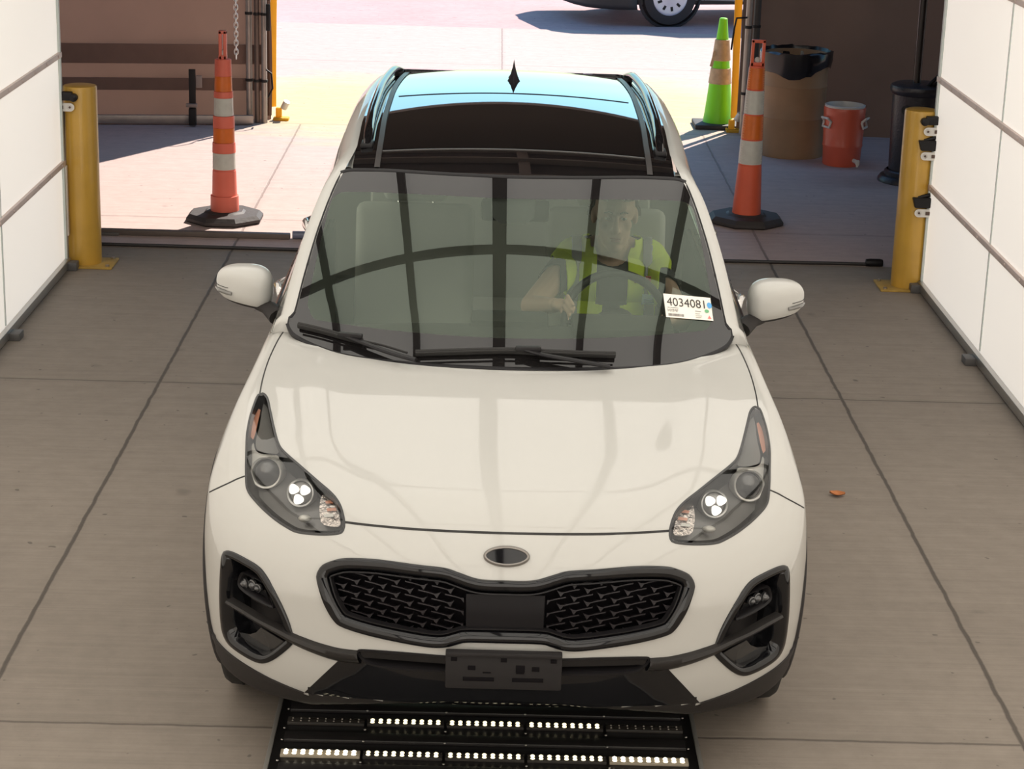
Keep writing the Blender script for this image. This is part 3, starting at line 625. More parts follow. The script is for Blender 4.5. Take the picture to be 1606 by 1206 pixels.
# pillars and roof edges: one painted strip per side following the glass edge then the roof edge
edge2 = crspline([[.758,1.455],[.756,1.478],[.739,1.497],[.72,1.621],[.692,1.781],[.661,1.914],[.637,1.993],[.625,2.020]], False, .02)
E3 = [tuple(p) for p in onsurf(edge2, Gws)]
E3 = [(.785,1.20,.93),(.775,1.29,1.00),(.766,1.36,1.055)] + E3
E3 += [(.612,2.03,1.543),(.604,2.12,1.552)] + [tuple(roofpt(float(roofx(y)), y)) for y in (2.25,2.45,2.7,3.0,3.3,3.6,3.9,4.05,4.15)] + [(.52,4.20,1.555)]
E3 = np.array(E3)
beltx = pch([1.2,1.6,2.2,3.0,3.6,4.0,4.4],[.828,.835,.84,.838,.83,.80,.72])
for s in (1, -1):
    rows = [[] for _ in range(6)]; gr = [[] for _ in range(5)]
    for i, e in enumerate(E3):
        yy = e[1]; k = sstep(1.95, 2.3, yy)
        offs = [(-.004,0,.001),(.012,.002,.005),(.028-.0*k,.006,.003-.006*k),(.046+.006*k,.012*(1-k),-.012-.012*k),(.056+.014*k,.02*(1-k),-.036-.016*k),(.060+.016*k,.03*(1-k),-.062-.012*k)]
        for r, o in zip(rows, offs): r.append((s*(e[0]+o[0]), e[1]+o[1], e[2]+o[2]))
        a = np.array(rows[5][-1]); bx = float(beltx(a[1])); zb = 1.045; z0 = max(a[2], zb+.002) if a[2] > .99 else a[2]; zb = min(zb, z0-.002)
        for j, t in enumerate((0, .08, .35, .7, 1.0)): gr[j].append((s*(abs(a[0])+(bx-abs(a[0]))*t+.010*math.sin(math.pi*t)), a[1], z0+(zb-z0)*t))
    b = MB(); b.grid(rows); pil = obj('side_pillar', b, paint, car, off=CO, angle=180)
    b = MB(); b.grid(gr[:2]); obj('window_frame', b, mat('window_frame_grey', (.10,.09,.085), .4), pil, off=CO, angle=180)
    b = MB(); b.grid(gr[1:]); sg = obj('side_window', b, side_glass, car, off=CO, angle=180)
    b = MB(); yb = np.linspace(1.75, 4.2, 30); b.tube([(s*(float(beltx(y))+.012), y, 1.052) for y in yb], .009, 8); obj('belt_moulding', b, chrome, sg, off=CO)
    for y0 in (2.42, 3.38):
        b = MB(); top = np.array([s*.672, y0, 1.47]); bot = np.array([s*.853, y0, 1.05])
        b.prism([top+[0,-.035,0], top+[0,.035,0], bot+[0,.04,0], bot+[0,-.04,0]], (s*.006, 0, .002)); obj('window_pillar', b, gblack, sg, off=CO)
    for y0, zh, xh in ((2.27, 1.0, .898), (3.27, 1.03, .885)):                       # door handles
        b = MB(); b.tube([(s*(xh-.075), y0-.11, zh-.01), (s*(xh-.02), y0-.085, zh), (s*xh, y0, zh+.004), (s*(xh-.02), y0+.085, zh), (s*(xh-.075), y0+.11, zh-.01)], [.012,.015,.016,.015,.012], 10, flat=1.5)
        obj('door_handle', b, mat('handle_bright', (.75,.74,.72), .12, metal=.7, coat=1), BODY[('front_door' if y0 < 2.4 else 'rear_door', s)], off=CO)
    # door mirror
    c = np.array([.952, 1.70, 1.152]); m = MB(); lo = MB(); G1 = []; G2 = []
    def mp(u, v):
        a, bb, cc = math.sin(v)*math.cos(u), math.sin(v)*math.sin(u), math.cos(v); sg_ = lambda q, e: math.copysign(abs(q)**e, q)
        x = .102*sg_(a, .62); z = .080*sg_(cc, .66); y = .075*sg_(bb, .75); t = (x+.108)/.216
        z = z*(1-.34*t**2.2)+.012*t-.0; y = y*(1-.25*t*t)+.02*t
        return (s*(c[0]+x), c[1]+y, c[2]+z-.010*(1-t))
    U = np.linspace(0, 2*math.pi, 37); VV = np.linspace(.0, math.pi, 28)
    cut = 20
    G1 = [[mp(u, v) for u in U[:-1]] for v in VV[:cut+1]]; G2 = [[mp(u, v) for u in U[:-1]] for v in VV[cut:]]
    m.grid(G1, closeu=True); cap = obj('door_mirror', m, paint, car, off=CO, angle=180)
    lo.grid(G2, closeu=True); obj('mirror_base', lo, plastic, cap, off=CO, angle=180)
    b = MB(); b.tube([(s*.90,1.69,1.088),(s*.86,1.66,1.082),(s*.815,1.60,1.066)], [.030,.034,.045], 12, flat=.7); obj('mirror_arm', b, plastic, cap, off=CO)
    pts = [mp(-math.pi/2+t, math.pi*.5+.20) for t in np.linspace(.22, 1.42, 18)]; pts = [(p[0]+s*.001, p[1]-.003, p[2]) for p in pts]
    b = MB(); b.tube(pts, [.004+.004*math.sin(math.pi*min(1, .25+i/17*.75)) for i in range(18)], 8); obj('mirror_signal', b, mat('signal_grey_lens', (.16,.155,.145), .2, coat=1), cap, off=CO)
    pts = [mp(-math.pi/2+t, math.pi*.5+.02) for t in np.linspace(.35, 1.55, 16)]; b = MB(); b.tube([(p[0]+s*.0006, p[1]-.0006, p[2]) for p in pts], .0012, 5); obj('cap_seam', b, gap_m, cap, off=CO)
    b = MB(); b.box((s*.955, 1.778, 1.150), (.14, .004, .085), bev=.002); obj('mirror_glass', b, chrome, cap, off=CO)
    # wheel-arch cladding
    for yc in (.91, 3.58):
        rows = []; an = np.linspace(R(-14), R(194), 44) if yc > 2 else np.linspace(R(-14), R(197), 44)
        for rr, o in ((.375,-.10),(.380,.004),(.400,.011),(.430,.012),(.452,.008),(.458,-.006)):
            yz = np.array([(yc-rr*math.cos(a), .345+rr*math.sin(a)) for a in an]); yz[:,1] = np.maximum(yz[:,1], .245); x = side_x(yz)
            rows.append([(s*(x[i]+o), yz[i,0], yz[i,1]) for i in range(len(an))])
        b = MB(); b.grid(rows); obj('wheel_arch', b, plastic, car, off=CO, angle=60)
        b = MB(); b.grid([[(s*xx_, yc-.372*math.cos(a), max(.20, .345+.372*math.sin(a))) for a in np.linspace(R(-20), R(200), 30)] for xx_ in (.55, .66, .78, .86)]); b.box((s*.545, yc, .46), (.02, .74, .48)); obj('wheel_well', b, gap_m, car, off=CO)
        # wheel
        Mw = Matrix.Rotation(R(90)*s, 3, 'Y'); b = MB()
        prof = [(.215,-.10),(.25,-.112),(.30,-.114),(.328,-.104),(.341,-.085),(.345,-.05),(.345,-.048),(.339,-.046),(.339,-.040),(.345,-.038),(.346,0),(.345,.038),(.339,.040),(.339,.046),(.345,.048),(.345,.05),(.341,.085),(.328,.104),(.30,.114),(.25,.112),(.215,.10)]
        b.lathe((s*.800, yc, .345), prof, 48, M=Mw); wh = obj('wheel', b, rubber, car, off=CO, angle=50); wh['label'] = 'black rubber tyre on a dark alloy rim'
        b = MB(); b.lathe((s*.800, yc, .345), [(.222,-.09),(.218,.095),(.205,.098),(.198,.07),(.19,.05)], 40, M=Mw); b.lathe((s*.800, yc, .345), [(.0005,.085),(.05,.082),(.058,.06),(.06,.02)], 24, M=Mw)
        for k in range(10):
            a = 2*math.pi*k/10; d = Vector((0, math.cos(a), math.sin(a))); b.tube([Vector((s*.875, yc, .345))+d*.04, Vector((s*.868, yc, .345))+d*.205], [.02, .014], 8)
        obj('alloy_rim', b, mat('rim_dark', (.12,.12,.125), .3, metal=.6), wh, off=CO)
# tail: rear glass and spoiler, closing the shell
rear = [[roofpt(a*.56, rry(a*.56)) for a in np.linspace(-1, 1, 21)], [(a*.60, 4.33-.05*a*a, 1.40) for a in np.linspace(-1, 1, 21)], [(a*.66, 4.42-.06*a*a, 1.20) for a in np.linspace(-1, 1, 21)], [(a*.70, 4.44-.08*a*a, 1.05) for a in np.linspace(-1, 1, 21)]]
b = MB(); b.grid(rear); obj('rear_window', b, side_glass, car, off=CO, angle=180)
for s in (1, -1):
    b = MB(); b.grid([[(s*.60, 4.15, 1.50),(s*.66,4.20,1.38),(s*.72,4.25,1.2),(s*.75,4.27,1.04)],[(s*.55,4.24,1.53),(s*.60,4.30,1.40),(s*.66,4.36,1.2),(s*.70,4.37,1.04)]]); obj('rear_pillar', b, paint, car, off=CO)
b = MB(); b.prism([(-.53,4.17,1.578),(.53,4.17,1.578),(.50,4.31,1.562),(-.50,4.31,1.562)], (0,0,-.03), bev=.008); obj('roof_spoiler', b, gblack, car, off=CO)
# ---- wipers
def wpts(P, o): return [tuple(p) for p in onsurf(crspline(P, False, .02), Gws, o)]
for nm, bl, arm, cp in (('wiper', [[-.719,1.452],[-.646,1.437],[-.556,1.415],[-.494,1.401]], [[-.565,1.424],[-.493,1.397],[-.40,1.366],[-.31,1.343]], (-.535,1.420)), ('wiper', [[-.312,1.366],[-.168,1.374],[-.011,1.382],[.077,1.380],[.211,1.378],[.35,1.378]], [[.03,1.392],[.105,1.372],[.21,1.356],[.33,1.338]], (.06,1.390))):
    b = MB(); b.tube(wpts(arm, .030), [.012]*len(wpts(arm, .030)), 8, flat=.6); a = obj(nm, b, sblack, car, off=CO)
    b = MB(); q = wpts(bl, .014); b.tube(q, .0085, 8, flat=1.4); q2 = wpts(bl, .028); b.tube(q2, .004, 6); obj('wiper_blade', b, rubber, a, off=CO)
    b = MB(); p = onsurf([cp], Gws, .034)[0]; b.box(p, (.085,.020,.016), bev=.004, rot=Matrix.Rotation(R(-14 if cp[0] < 0 else 4), 4, 'Z')); obj('wiper_clip', b, sblack, a, off=CO)
strp = wpts([[-.49,1.402],[-.42,1.388],[-.34,1.366]], .016); b = MB(); b.tube(strp, .004, 6); obj('wiper_blade', b, rubber, bpy.data.objects['wiper'], off=CO)
# ---- cabin
seatm = mat('seat_grey_cloth', (.36,.36,.335), .9, var=.06); dashm = mat('dash_black', (.045,.044,.040), .8, spec=.2)
b = MB(); rows = []
for y, z in ((1.10,.98),(1.30,1.02),(1.50,1.045),(1.66,1.045),(1.75,1.02),(1.79,.95),(1.80,.80),(1.72,.60)): rows.append([(x*.74, y-.10*(1-abs(x))*0, z-.03*abs(x)**3) for x in np.linspace(-1, 1, 21)])
b.grid(rows); b.box((.40, 1.62, 1.055), (.36,.22,.05), bev=.02); b.box((0, 1.70, 1.03), (.28,.16,.08), bev=.02); obj('dashboard', b, dashm, car, off=CO)
for sx in (.385, -.385):
    b = MB(); b.box((sx, 2.32, .58), (.50,.52,.16), bev=.05, seg=4); st = obj('front_seat', b, seatm, car, off=CO)
    rt = Matrix.Rotation(R(-14), 4, 'X'); b = MB(); b.box((sx, 2.66, .93), (.48,.14,.66), bev=.05, rot=rt, seg=4); obj('seat_back', b, seatm, st, off=CO)
    b = MB(); b.box((sx, 2.73, 1.345), (.26,.10,.17), bev=.04, rot=rt, seg=4); hr = obj('headrest', b, seatm, st, off=CO)
    b = MB()
    for d in (-.07, .07): b.tube([(sx+d, 2.70, 1.20), (sx+d, 2.725, 1.30)], .007, 8)
    obj('headrest_post', b, chrome, hr, off=CO)
b = MB(); b.box((0, 3.30, .60), (1.25,.48,.16), bev=.05); b.box((0, 3.58, .92), (1.25,.14,.58), bev=.05, rot=Matrix.Rotation(R(-16), 4, 'X')); obj('rear_bench', b, seatm, car, off=CO)
b = MB(); b.box((0, 2.7, .30), (1.5, 2.9, .04)); b.box((0, 1.22, .62), (1.4,.03,.66)); obj('cabin_floor', b, dashm, car, off=CO)
for s in (1, -1):
    b = MB(); b.box((s*.775, 2.35, .74), (.03, 2.0, .60), bev=.012); b.box((s*.745, 2.05, .80), (.06, .50, .05), bev=.015); obj('door_card', b, dashm, car, off=CO)
b = MB(); hd = [[(x*.56, y, roofpt(x*.56, y)[2]-.035) for x in np.linspace(-1, 1, 13)] for y in np.linspace(2.0, 4.1, 16)]; b.grid(hd); obj('headliner', b, mat('headliner_grey', (.30,.29,.27), .9), car, off=CO)
for s in (.33, -.33):
    b = MB(); b.box((s, 2.03, 1.512), (.44,.17,.016), bev=.006, rot=Matrix.Rotation(R(22), 4, 'X')); obj('sun_visor', b, mat('visor_grey', (.12,.115,.11), .85), car, off=CO)
b = MB(); b.box((.01, 1.98, 1.395), (.25,.03,.085), bev=.018); b.tube([(0,1.93,1.50),(0,1.975,1.42)], .012, 8); obj('inside_mirror', b, sblack, car, off=CO)
b = MB(); ctr = Vector((.39, 1.865, 1.005)); Mt = Matrix.Rotation(R(64), 3, 'X'); rr = .188
b.tube([ctr+Mt @ Vector((rr*math.cos(t), rr*math.sin(t), 0)) for t in np.linspace(0, 2*math.pi, 49)], .0155, 10, cap=False); sw = obj('steering_wheel', b, sblack, car, off=CO)
b = MB(); b.sphere(ctr, (.075,.06,.03), rot=Mt.to_4x4()); 
for a in (0, 180, 270): b.tube([ctr, ctr+Mt @ Vector((rr*math.cos(R(a)), rr*math.sin(R(a)), 0))], [.03, .018], 8, flat=.5)
b.tube([ctr, ctr+Mt @ Vector((0,0,-.16))], .03, 10); obj('steering_hub', b, sblack, sw, off=CO)
# ---- auction label on the glass
lab = np.array([[.522,1.597],[.689,1.588],[.695,1.507],[.529,1.514]])
def labxy(u, v): return (1-v)*((1-u)*lab[0]+u*lab[1])+v*((1-u)*lab[3]+u*lab[2])
def labpart(name, V, F_, m, par, off):
    P = onsurf([labxy(u, v) for u, v in V], Gws, off); b = MB(); b.add(P, F_); return obj(name, b, m, par, smooth=False, off=CO, recalc=False)
paper = mat('label_paper', (.86,.82,.74), .7); ink = mat('label_ink', (.05,.045,.04), .7); n = 16
V = [(i/n, j/6) for j in range(7) for i in range(n+1)]; Fq = [(j*(n+1)+i, (j+1)*(n+1)+i, (j+1)*(n+1)+i+1, j*(n+1)+i+1) for j in range(6) for i in range(n)]
st = labpart('windshield_label', V, Fq, paper, car, .003); st['label'] = 'white paper label reading 4034081'
def labtext(t, u0, v0, w, hgt, m=ink, bold=0.0):
    V, F_ = text_mesh(t, 1, bold); A = np.array(V); lo, hi = A[:,:2].min(0), A[:,:2].max(0); A = (A[:,:2]-lo)/(hi-lo)
    labpart('label_text', [(u0+a*w, v0+(1-c)*hgt) for a, c in A], F_, m, st, .0045)
labtext('4034081', .055, .14, .80, .36, bold=.0); labtext('HYMF', .055, .63, .22, .12, mat('label_ink_grey', (.18,.16,.15), .7))
V = []; Fq = []; u = .055
random.seed(3)
while u < .38:
    w = random.choice((.004,.006,.010)); k = len(V); V += [(u,.82),(u+w,.82),(u+w,.93),(u,.93)]; Fq.append((k+3,k+2,k+1,k)); u += w+random.choice((.004,.007))
labpart('label_barcode', V, Fq, MATS['label_ink_grey'], st, .0045)
def disc(name, u0, v0, ru, rv, m, n=20, tri=False):
    pts = [(u0+ru*math.cos(t), v0+rv*math.sin(t)) for t in np.linspace(0, 2*math.pi, n+1)[:-1]] if not tri else [(u0, v0-rv), (u0+ru, v0+rv), (u0-ru, v0+rv)]
    labpart(name, pts[::-1], [tuple(range(len(pts)))], m, st, .0048)
disc('blue_dot', .955, .34, .052, .13, mat('dot_blue', (.10,.38,.75), .5)); disc('green_dot', .885, .60, .048, .075, mat('dot_green', (.15,.42,.20), .6)); disc('red_mark', .925, .85, .04, .07, mat('mark_red', (.75,.22,.20), .6), tri=True)
V = []; Fq = []
for k, (u, v, w) in enumerate(((.055,.565,.05),(.115,.565,.17),(.63,.63,.13),(.63,.74,.10),(.63,.83,.14),(.63,.90,.12))): o = len(V); V += [(u,v),(u+w,v),(u+w,v+.018),(u,v+.018)]; Fq.append((o+3,o+2,o+1,o))
labpart('label_lines', V, Fq, MATS['label_ink_grey'], st, .0045)

# ------------------------------------------------------------------ the driver
def blob(prims, vox, smooth=6, name='t'):
    b = MB()
    for p in prims:
        if p[0] == 'c':                                 # tapered capsule between two points
            a, c, r0, r1 = Vector(p[1]), Vector(p[2]), p[3], p[4]; q = []; rs = []
            for t in np.linspace(0, 1, 6): q.append(a.lerp(c, t)); rs.append(r0+(r1-r0)*t)
            b.tube(q, rs, 14); b.sphere(a, r0, u=14, v=10); b.sphere(c, r1, u=14, v=10)
        else: b.sphere(p[1], p[2], u=24, v=16, rot=p[3] if len(p) > 3 else None)
    o = obj('tmp_blob', b, [], None, off=CO, smooth=True, recalc=True)
    m = o.modifiers.new('r', 'REMESH'); m.mode = 'VOXEL'; m.voxel_size = vox; m.use_smooth_shade = True
    sm = o.modifiers.new('s', 'SMOOTH'); sm.iterations = smooth; sm.factor = .5
    me = evaluated(o); bpy.data.objects.remove(o); return me
px = .398
def driver():
    hx, hy, hz = px, 2.335, 1.300; P = []
    P += [('e',(px,2.47,.74),(.175,.135,.13)),('e',(px,2.46,.90),(.165,.125,.16)),('e',(px,2.45,1.03),(.185,.120,.13)),('c',(px-.14,2.455,1.105),(px+.14,2.455,1.105),.068,.068),('c',(px-.06,2.45,1.13),(px+.06,2.45,1.13),.07,.07)]
    P += [('c',(px,2.43,1.12),(px,2.37,1.24),.064,.058)]
    P += [('e',(hx,hy,hz+.045),(.078,.098,.090)),('e',(hx,hy-.030,hz-.045),(.062,.070,.080)),('e',(hx,hy-.062,hz-.100),(.034,.030,.028)),
          ('c',(hx,hy-.098,hz+.020),(hx,hy-.118,hz-.028),.010,.015),('e',(hx-.013,hy-.102,hz-.030),(.010,.010,.008)),('e',(hx+.013,hy-.102,hz-.030),(.010,.010,.008)),
          ('c',(hx-.034,hy-.088,hz+.038),(hx-.012,hy-.096,hz+.036),.011,.009),('c',(hx+.034,hy-.088,hz+.038),(hx+.012,hy-.096,hz+.036),.011,.009),
          ('e',(hx-.030,hy-.083,hz+.015),(.013,.012,.009)),('e',(hx+.030,hy-.083,hz+.015),(.013,.012,.009)),
          ('c',(hx-.020,hy-.092,hz-.062),(hx+.020,hy-.092,hz-.062),.008,.008),('c',(hx-.016,hy-.090,hz-.074),(hx+.016,hy-.090,hz-.074),.009,.009),
          ('e',(hx-.080,hy+.008,hz+.005),(.012,.022,.034)),('e',(hx+.080,hy+.008,hz+.005),(.012,.022,.034)),('e',(hx-.040,hy-.062,hz-.015),(.024,.022,.028)),('e',(hx+.040,hy-.062,hz-.015),(.024,.022,.028))]
    for s, el, wr, hd in ((-1, (.085,2.16,.985), (.165,1.985,1.035), (.203,1.905,1.062)), (1, (.665,2.22,.93), (.600,1.99,.985), (.575,1.905,1.012))):
        sh = (px+s*.165, 2.45, 1.09); P += [('c',sh,el,.055,.044),('c',el,wr,.042,.029)]
        wv, hv = Vector(wr), Vector(hd); d = (hv-wv).normalized(); P += [('e',tuple(wv.lerp(hv,.55)),(.036,.042,.022))]
        wc = Vector((.39,1.865,1.005))
        for k in range(4):                              # fingers curl over the rim
            rad = (hv-wc).normalized(); tang = Vector((rad.z*0-rad.z, 0, rad.x)); tang = Vector((-rad.z, 0, rad.x)).normalized()
            base = hv+tang*((k-1.5)*.0208)-d*.006; mid = base+Vector((0,-.035,.010)); tip = mid+Vector((-rad.x*.024, -.012, -.030)); ln = (1, 1.1, 1.05, .85)[k]
            P += [('c',tuple(base),tuple(base+(mid-base)*ln),.0084,.0080),('c',tuple(base+(mid-base)*ln),tuple(tip),.0080,.0068)]
        th = wv.lerp(hv,.6); P += [('c',tuple(th+Vector((-s*.028,0,.004))),tuple(th+Vector((-s*.046,-.030,-.004))),.011,.010),('c',tuple(th+Vector((-s*.046,-.030,-.004))),tuple(th+Vector((-s*.040,-.058,-.012))),.010,.008)]
        P += [('c',(px+s*.09,2.44,.70),(px+s*.12,2.02,.74),.088,.062),('c',(px+s*.12,2.02,.74),(px+s*.11,1.80,.42),.060,.042),('c',(px+s*.11,1.82,.40),(px+s*.11,1.66,.37),.040,.030)]
    return P
bm_me = blob(driver(), .0048, 4)
root = thing('person', 'person in a lime safety vest and dark shirt sitting at the steering wheel', 'person', (0, 2.2, 0))
skin = mat('skin', (.60,.40,.30), .55); 
body = bpy.data.objects.new('body', bm_me); COL.objects.link(body); body.parent = root; bm_me.materials.append(skin)
bm_me.polygons.foreach_set('use_smooth', [True]*len(bm_me.polygons))
def garment(name, test, grow, m, thick=.0):
    bb = bmesh.new(); bb.from_mesh(bm_me); bb.normal_update()
    kill = [f for f in bb.faces if not test(f.calc_center_median()+Vector(CO))]; bmesh.ops.delete(bb, geom=kill, context='FACES')
    for v in bb.verts: v.co += v.normal*grow
    for _ in range(3): bmesh.ops.smooth_vert(bb, verts=bb.verts, factor=.5, use_axis_x=True, use_axis_y=True, use_axis_z=True)
    me = bpy.data.meshes.new(name); bb.to_mesh(me); bb.free(); me.materials.append(m); me.polygons.foreach_set('use_smooth', [True]*len(me.polygons))
    o = bpy.data.objects.new(name, me); COL.objects.link(o); o.parent = root
    sd = o.modifiers.new('thick', 'SOLIDIFY'); sd.thickness = .004; sd.offset = 1; return o
def torso(p): return abs(p.x-px) < .27 and p.z < 1.175-.0 and p.y > 2.25
def shirt(p):
    if p.z > 1.185 or p.y < 2.14: return False
    if p.z > 1.10 and p.y < 2.42 and math.hypot(p.x-px, (p.z-1.185)*1.0) < .085: return False
    if p.z > 1.155: return abs(p.x-px) > .075
    if abs(p.x-px) > .21 and p.y < 2.33: return False
    return (p.z > .80 or p.y > 2.42) and p.y > 2.25
def vest(p):
    if p.y < 2.25 or p.z < .82 or p.z > 1.185: return False
    if abs(p.x-px) > (.222 if p.z > 1.02 and p.y > 2.36 else .19): return False
    if p.z > 1.165 and abs(p.x-px) < .08: return False
    if p.y < 2.46: return abs(p.x-px) > (.056 if p.z > .95 else .030)
    return True
def trousers(p): return p.z < .80 and p.y > 1.74 and (p.y < 2.62) and not (p.z > .78 and p.y > 2.5)
garment('t_shirt', shirt, .006, mat('shirt_charcoal', (.055,.058,.062), .9))
vst = garment('safety_vest', vest, .015, mat('vest_lime', (.72,.92,.04), .7, emit=None))
def band(name, test, grow, m):
    o = garment(name, test, grow, m); o.parent = vst; return o
band('reflective_band', lambda p: vest(p) and abs(abs(p.x-px)-.135) < .019 and p.y < 2.5, .021, mat('vest_reflective', (.40,.42,.44), .35))
garment('trousers', trousers, .008, mat('trousers_navy', (.03,.033,.045), .9))
garment('hair', lambda p: (p.z > 1.375 and p.y > 2.25) or (p.z > 1.30 and p.y > 2.35) or (p.z > 1.27 and p.y > 2.385), .012, mat('hair_brown', (.07,.045,.03), .7))
hx, hy, hz = px, 2.335, 1.300
for sg_ in (-1, 1):
    b = MB(); b.sphere((hx+sg_*.030, hy-.087, hz+.014), (.0125,.0085,.0065), u=14, v=10); ey = obj('eye', b, mat('eye_white', (.62,.58,.54), .3), root, off=CO)
    b = MB(); b.sphere((hx+sg_*.030, hy-.0945, hz+.0135), (.0052,.002,.0052), u=12, v=8); obj('iris', b, mat('iris_dark', (.03,.02,.015), .3), ey, off=CO)
    b = MB(); b.tube([(hx+sg_*.014,hy-.104,hz+.036),(hx+sg_*.030,hy-.101,hz+.041),(hx+sg_*.045,hy-.090,hz+.036)], [.003,.0036,.002], 8); obj('eyebrow', b, mat('brow_brown', (.05,.032,.022), .8), root, off=CO)
b = MB(); b.sphere((hx, hy-.0985, hz-.0625), (.022,.006,.0045), u=14, v=8); b.sphere((hx, hy-.0970, hz-.0715), (.019,.006,.0052), u=14, v=8); obj('lips', b, mat('lips', (.42,.20,.16), .5), root, off=CO)
dm = lambda dx, y, z, w, h, nm, m, rx=18: obj(nm, MB().box((px+dx, y, z), (w,.004,h), bev=.001, rot=Matrix.Rotation(R(rx), 4, 'X')), m, vst, off=CO)
cd = dm(.150, 2.300, .985, .066, .044, 'name_card', mat('card_pale_blue', (.55,.80,.80), .5)); 
b = MB()
for k in range(3): b.box((px+.150, 2.2965, .995-.010*k), (.05,.002,.003))
obj('card_lines', b, mat('card_blue_ink', (.12,.25,.40), .6), cd, off=CO)
dm(.140, 2.318, 1.060, .022, .030, 'vest_tab', mat('tab_red', (.62,.10,.09), .6)); dm(.105, 2.318, 1.055, .034, .020, 'vest_clip', sblack)
# ------------------------------------------------------------------ floor light plate under the bumper
plate = thing('light_plate', 'black floor plate with rows of lit diodes under the front bumper', 'light plate', (-.055, .5, 0))
PO = (-.055, .5, 0)
pblk = mat('plate_black', (.010,.009,.009), .30, var=.2, vs=6); pgry = mat('plate_edge_grey', (.25,.24,.22), .5, metal=.3)
b = MB(); b.box((-.055,.25,.012), (1.33,1.30,.024), bev=.004); obj('base_tray', b, pblk, plate, off=PO)
for s in (-1, 1):
    b = MB(); b.box((-.055+s*.668,.25,.014), (.014,1.30,.030), bev=.003); obj('edge_rail', b, pgry, plate, off=PO)
for y in (.62,.41,.20,-.02):
    b = MB(); b.box((-.055,y,.030), (1.26,.055,.012), bev=.003); obj('cross_bar', b, mat('plate_bar', (.020,.018,.018), .35), plate, off=PO)
b = MB()
for i in range(6):
    for y in (.70,.59,.455,.375,.235): b.sphere((-.69+i*.254, y, .037), (.004,.004,.003), u=8, v=6)
obj('plate_screw', b, brushed, plate, off=PO)
led_on = mat('diode_warm_white', (1,1,1), .4, emit=(1,.86,.50), es=1.7); led_hot = mat('diode_hot_white', (1,1,1), .4, emit=(1,.90,.66), es=6.0)
led_off = mat('diode_dark', (.34,.31,.27), .25)
chan = mat('led_channel', (.05,.045,.04), .25); chan_b = mat('led_channel_clear', (.42,.36,.27), .3)
for r, y in enumerate((.522, .300, .075)):
    for k in range(5):
        x0 = -.682+k*.254
        state = ('off','on','on','on','off')[k] if r == 0 else (('hot','on','on','on','hot')[k] if r == 1 else ('on'))
        b = MB(); b.box((x0+.118, y, .029), (.245,.040,.010), bev=.002); st = obj('led_strip', b, chan_b if state == 'hot' else chan, plate, off=PO)
        b = MB()
        for i in range(9):
            for d in (-.0085, .0085): b.sphere((x0+.012+i*.0262, y+d, .034), (.0072,.0068,.005) if state != 'off' else (.003,.003,.003), u=10, v=6)
        obj('diode_row', b, {'on':led_on,'hot':led_hot,'off':led_off}[state], st, off=PO)

# ------------------------------------------------------------------ bollards
yel = mat('safety_yellow', (.56,.32,.04), .42, coat=.3, var=.12, vs=6, bump=.03, bs=30); yel2 = mat('yellow_base', (.50,.31,.06), .6, var=.3, vs=12)
def bollard(loc, lean, s, sensors, label):
    t = thing('bollard', label, 'bollard', loc, 0, 'yellow bollards at the booth exit'); r = .098
    b = MB(); b.lathe((0,0,0), [(.0005,1.075),(r-.012,1.075),(r-.003,1.072),(r,1.062),(r,.008)], 40); o = obj('post', b, yel, t); 
    b = MB(); b.box((-s*.03,-.01,.006), (.30,.26,.012), bev=.003); obj('base_plate', b, yel2, t)
    b = MB()
    for dx in (-.12,.12):
        for dy in (-.10,.10): b.lathe((dx-s*.03,dy-.01,.012), [(.012,0),(.012,.010),(.0005,.011)], 8)
    obj('anchor_bolt', b, brushed, t)
    for z, tp, dx in sensors:
        b = MB(); x = s*(.062+dx); y = -.095
        if tp == 'eye':
            b.lathe((x-s*.035,y-.035,z), [(.0005,.005),(.017,.004),(.023,.0),(.023,-.05),(.0005,-.05)], 20, M=Matrix.Rotation(R(90), 3, 'X')@Matrix.Rotation(R(0), 3, 'Y')); b.box((x+s*.01,y-.01,z+.008), (.075,.05,.05), bev=.006)
        else:
            b.prism([(x-s*.055,y-.03,z+.035),(x+s*.055,y-.03,z+.035),(x+s*.055,y-.03,z-.025),(x-s*.038,y-.03,z-.025)], (0,.06,0), bev=.004); b.tube([(x-s*.02,y,z+.03),(x+s*.05,y,z+.05)], .012, 8)
        se = obj('sensor', b, sblack, t)
        b = MB(); zz = z-.058; n = 12; pts = [(x-s*.012+.024*math.cos(a)*-s, y-.018, zz+.024*math.sin(a)) for a in np.linspace(-math.pi/2, math.pi/2, n)]+[(x+s*.085,y-.018,zz+.024),(x+s*.085,y-.018,zz-.024)]
        b.prism(pts, (0,.008,0)); br = obj('sensor_bracket', b, mat('bracket_white_metal', (.72,.69,.64), .4), se)
        b = MB(); b.box((x+s*.050,y-.021,zz), (.045,.003,.020)); b.lathe((x-s*.010,y-.019,zz), [(.0005,.004),(.006,.004),(.007,0)], 10, M=Matrix.Rotation(R(90), 3, 'X')); b.lathe((x-s*.010,y-.019,zz), [(.013,.002),(.013,0)], 12, M=Matrix.Rotation(R(90), 3, 'X')); obj('bracket_slot', b, mat('slot_brown', (.10,.06,.045), .6), br)
    b = MB(); b.tube([(s*.085,-.07,.93),(s*.10,-.05,.6),(s*.10,-.03,.2)], .006, 6); obj('sensor_cable', b, sblack, t)
    return t
bollard((-2.505,6.60,0), 0, -1, [(1.018,'eye',-.012)], 'yellow bollard at left wall end with one black sensor near the top')
bollard((2.435,6.56,0), 0, 1, [(1.020,'eye',-.028),(.875,'cup',-.034),(.535,'cup',-.040)], 'yellow bollard at right wall end carrying three black sensors')

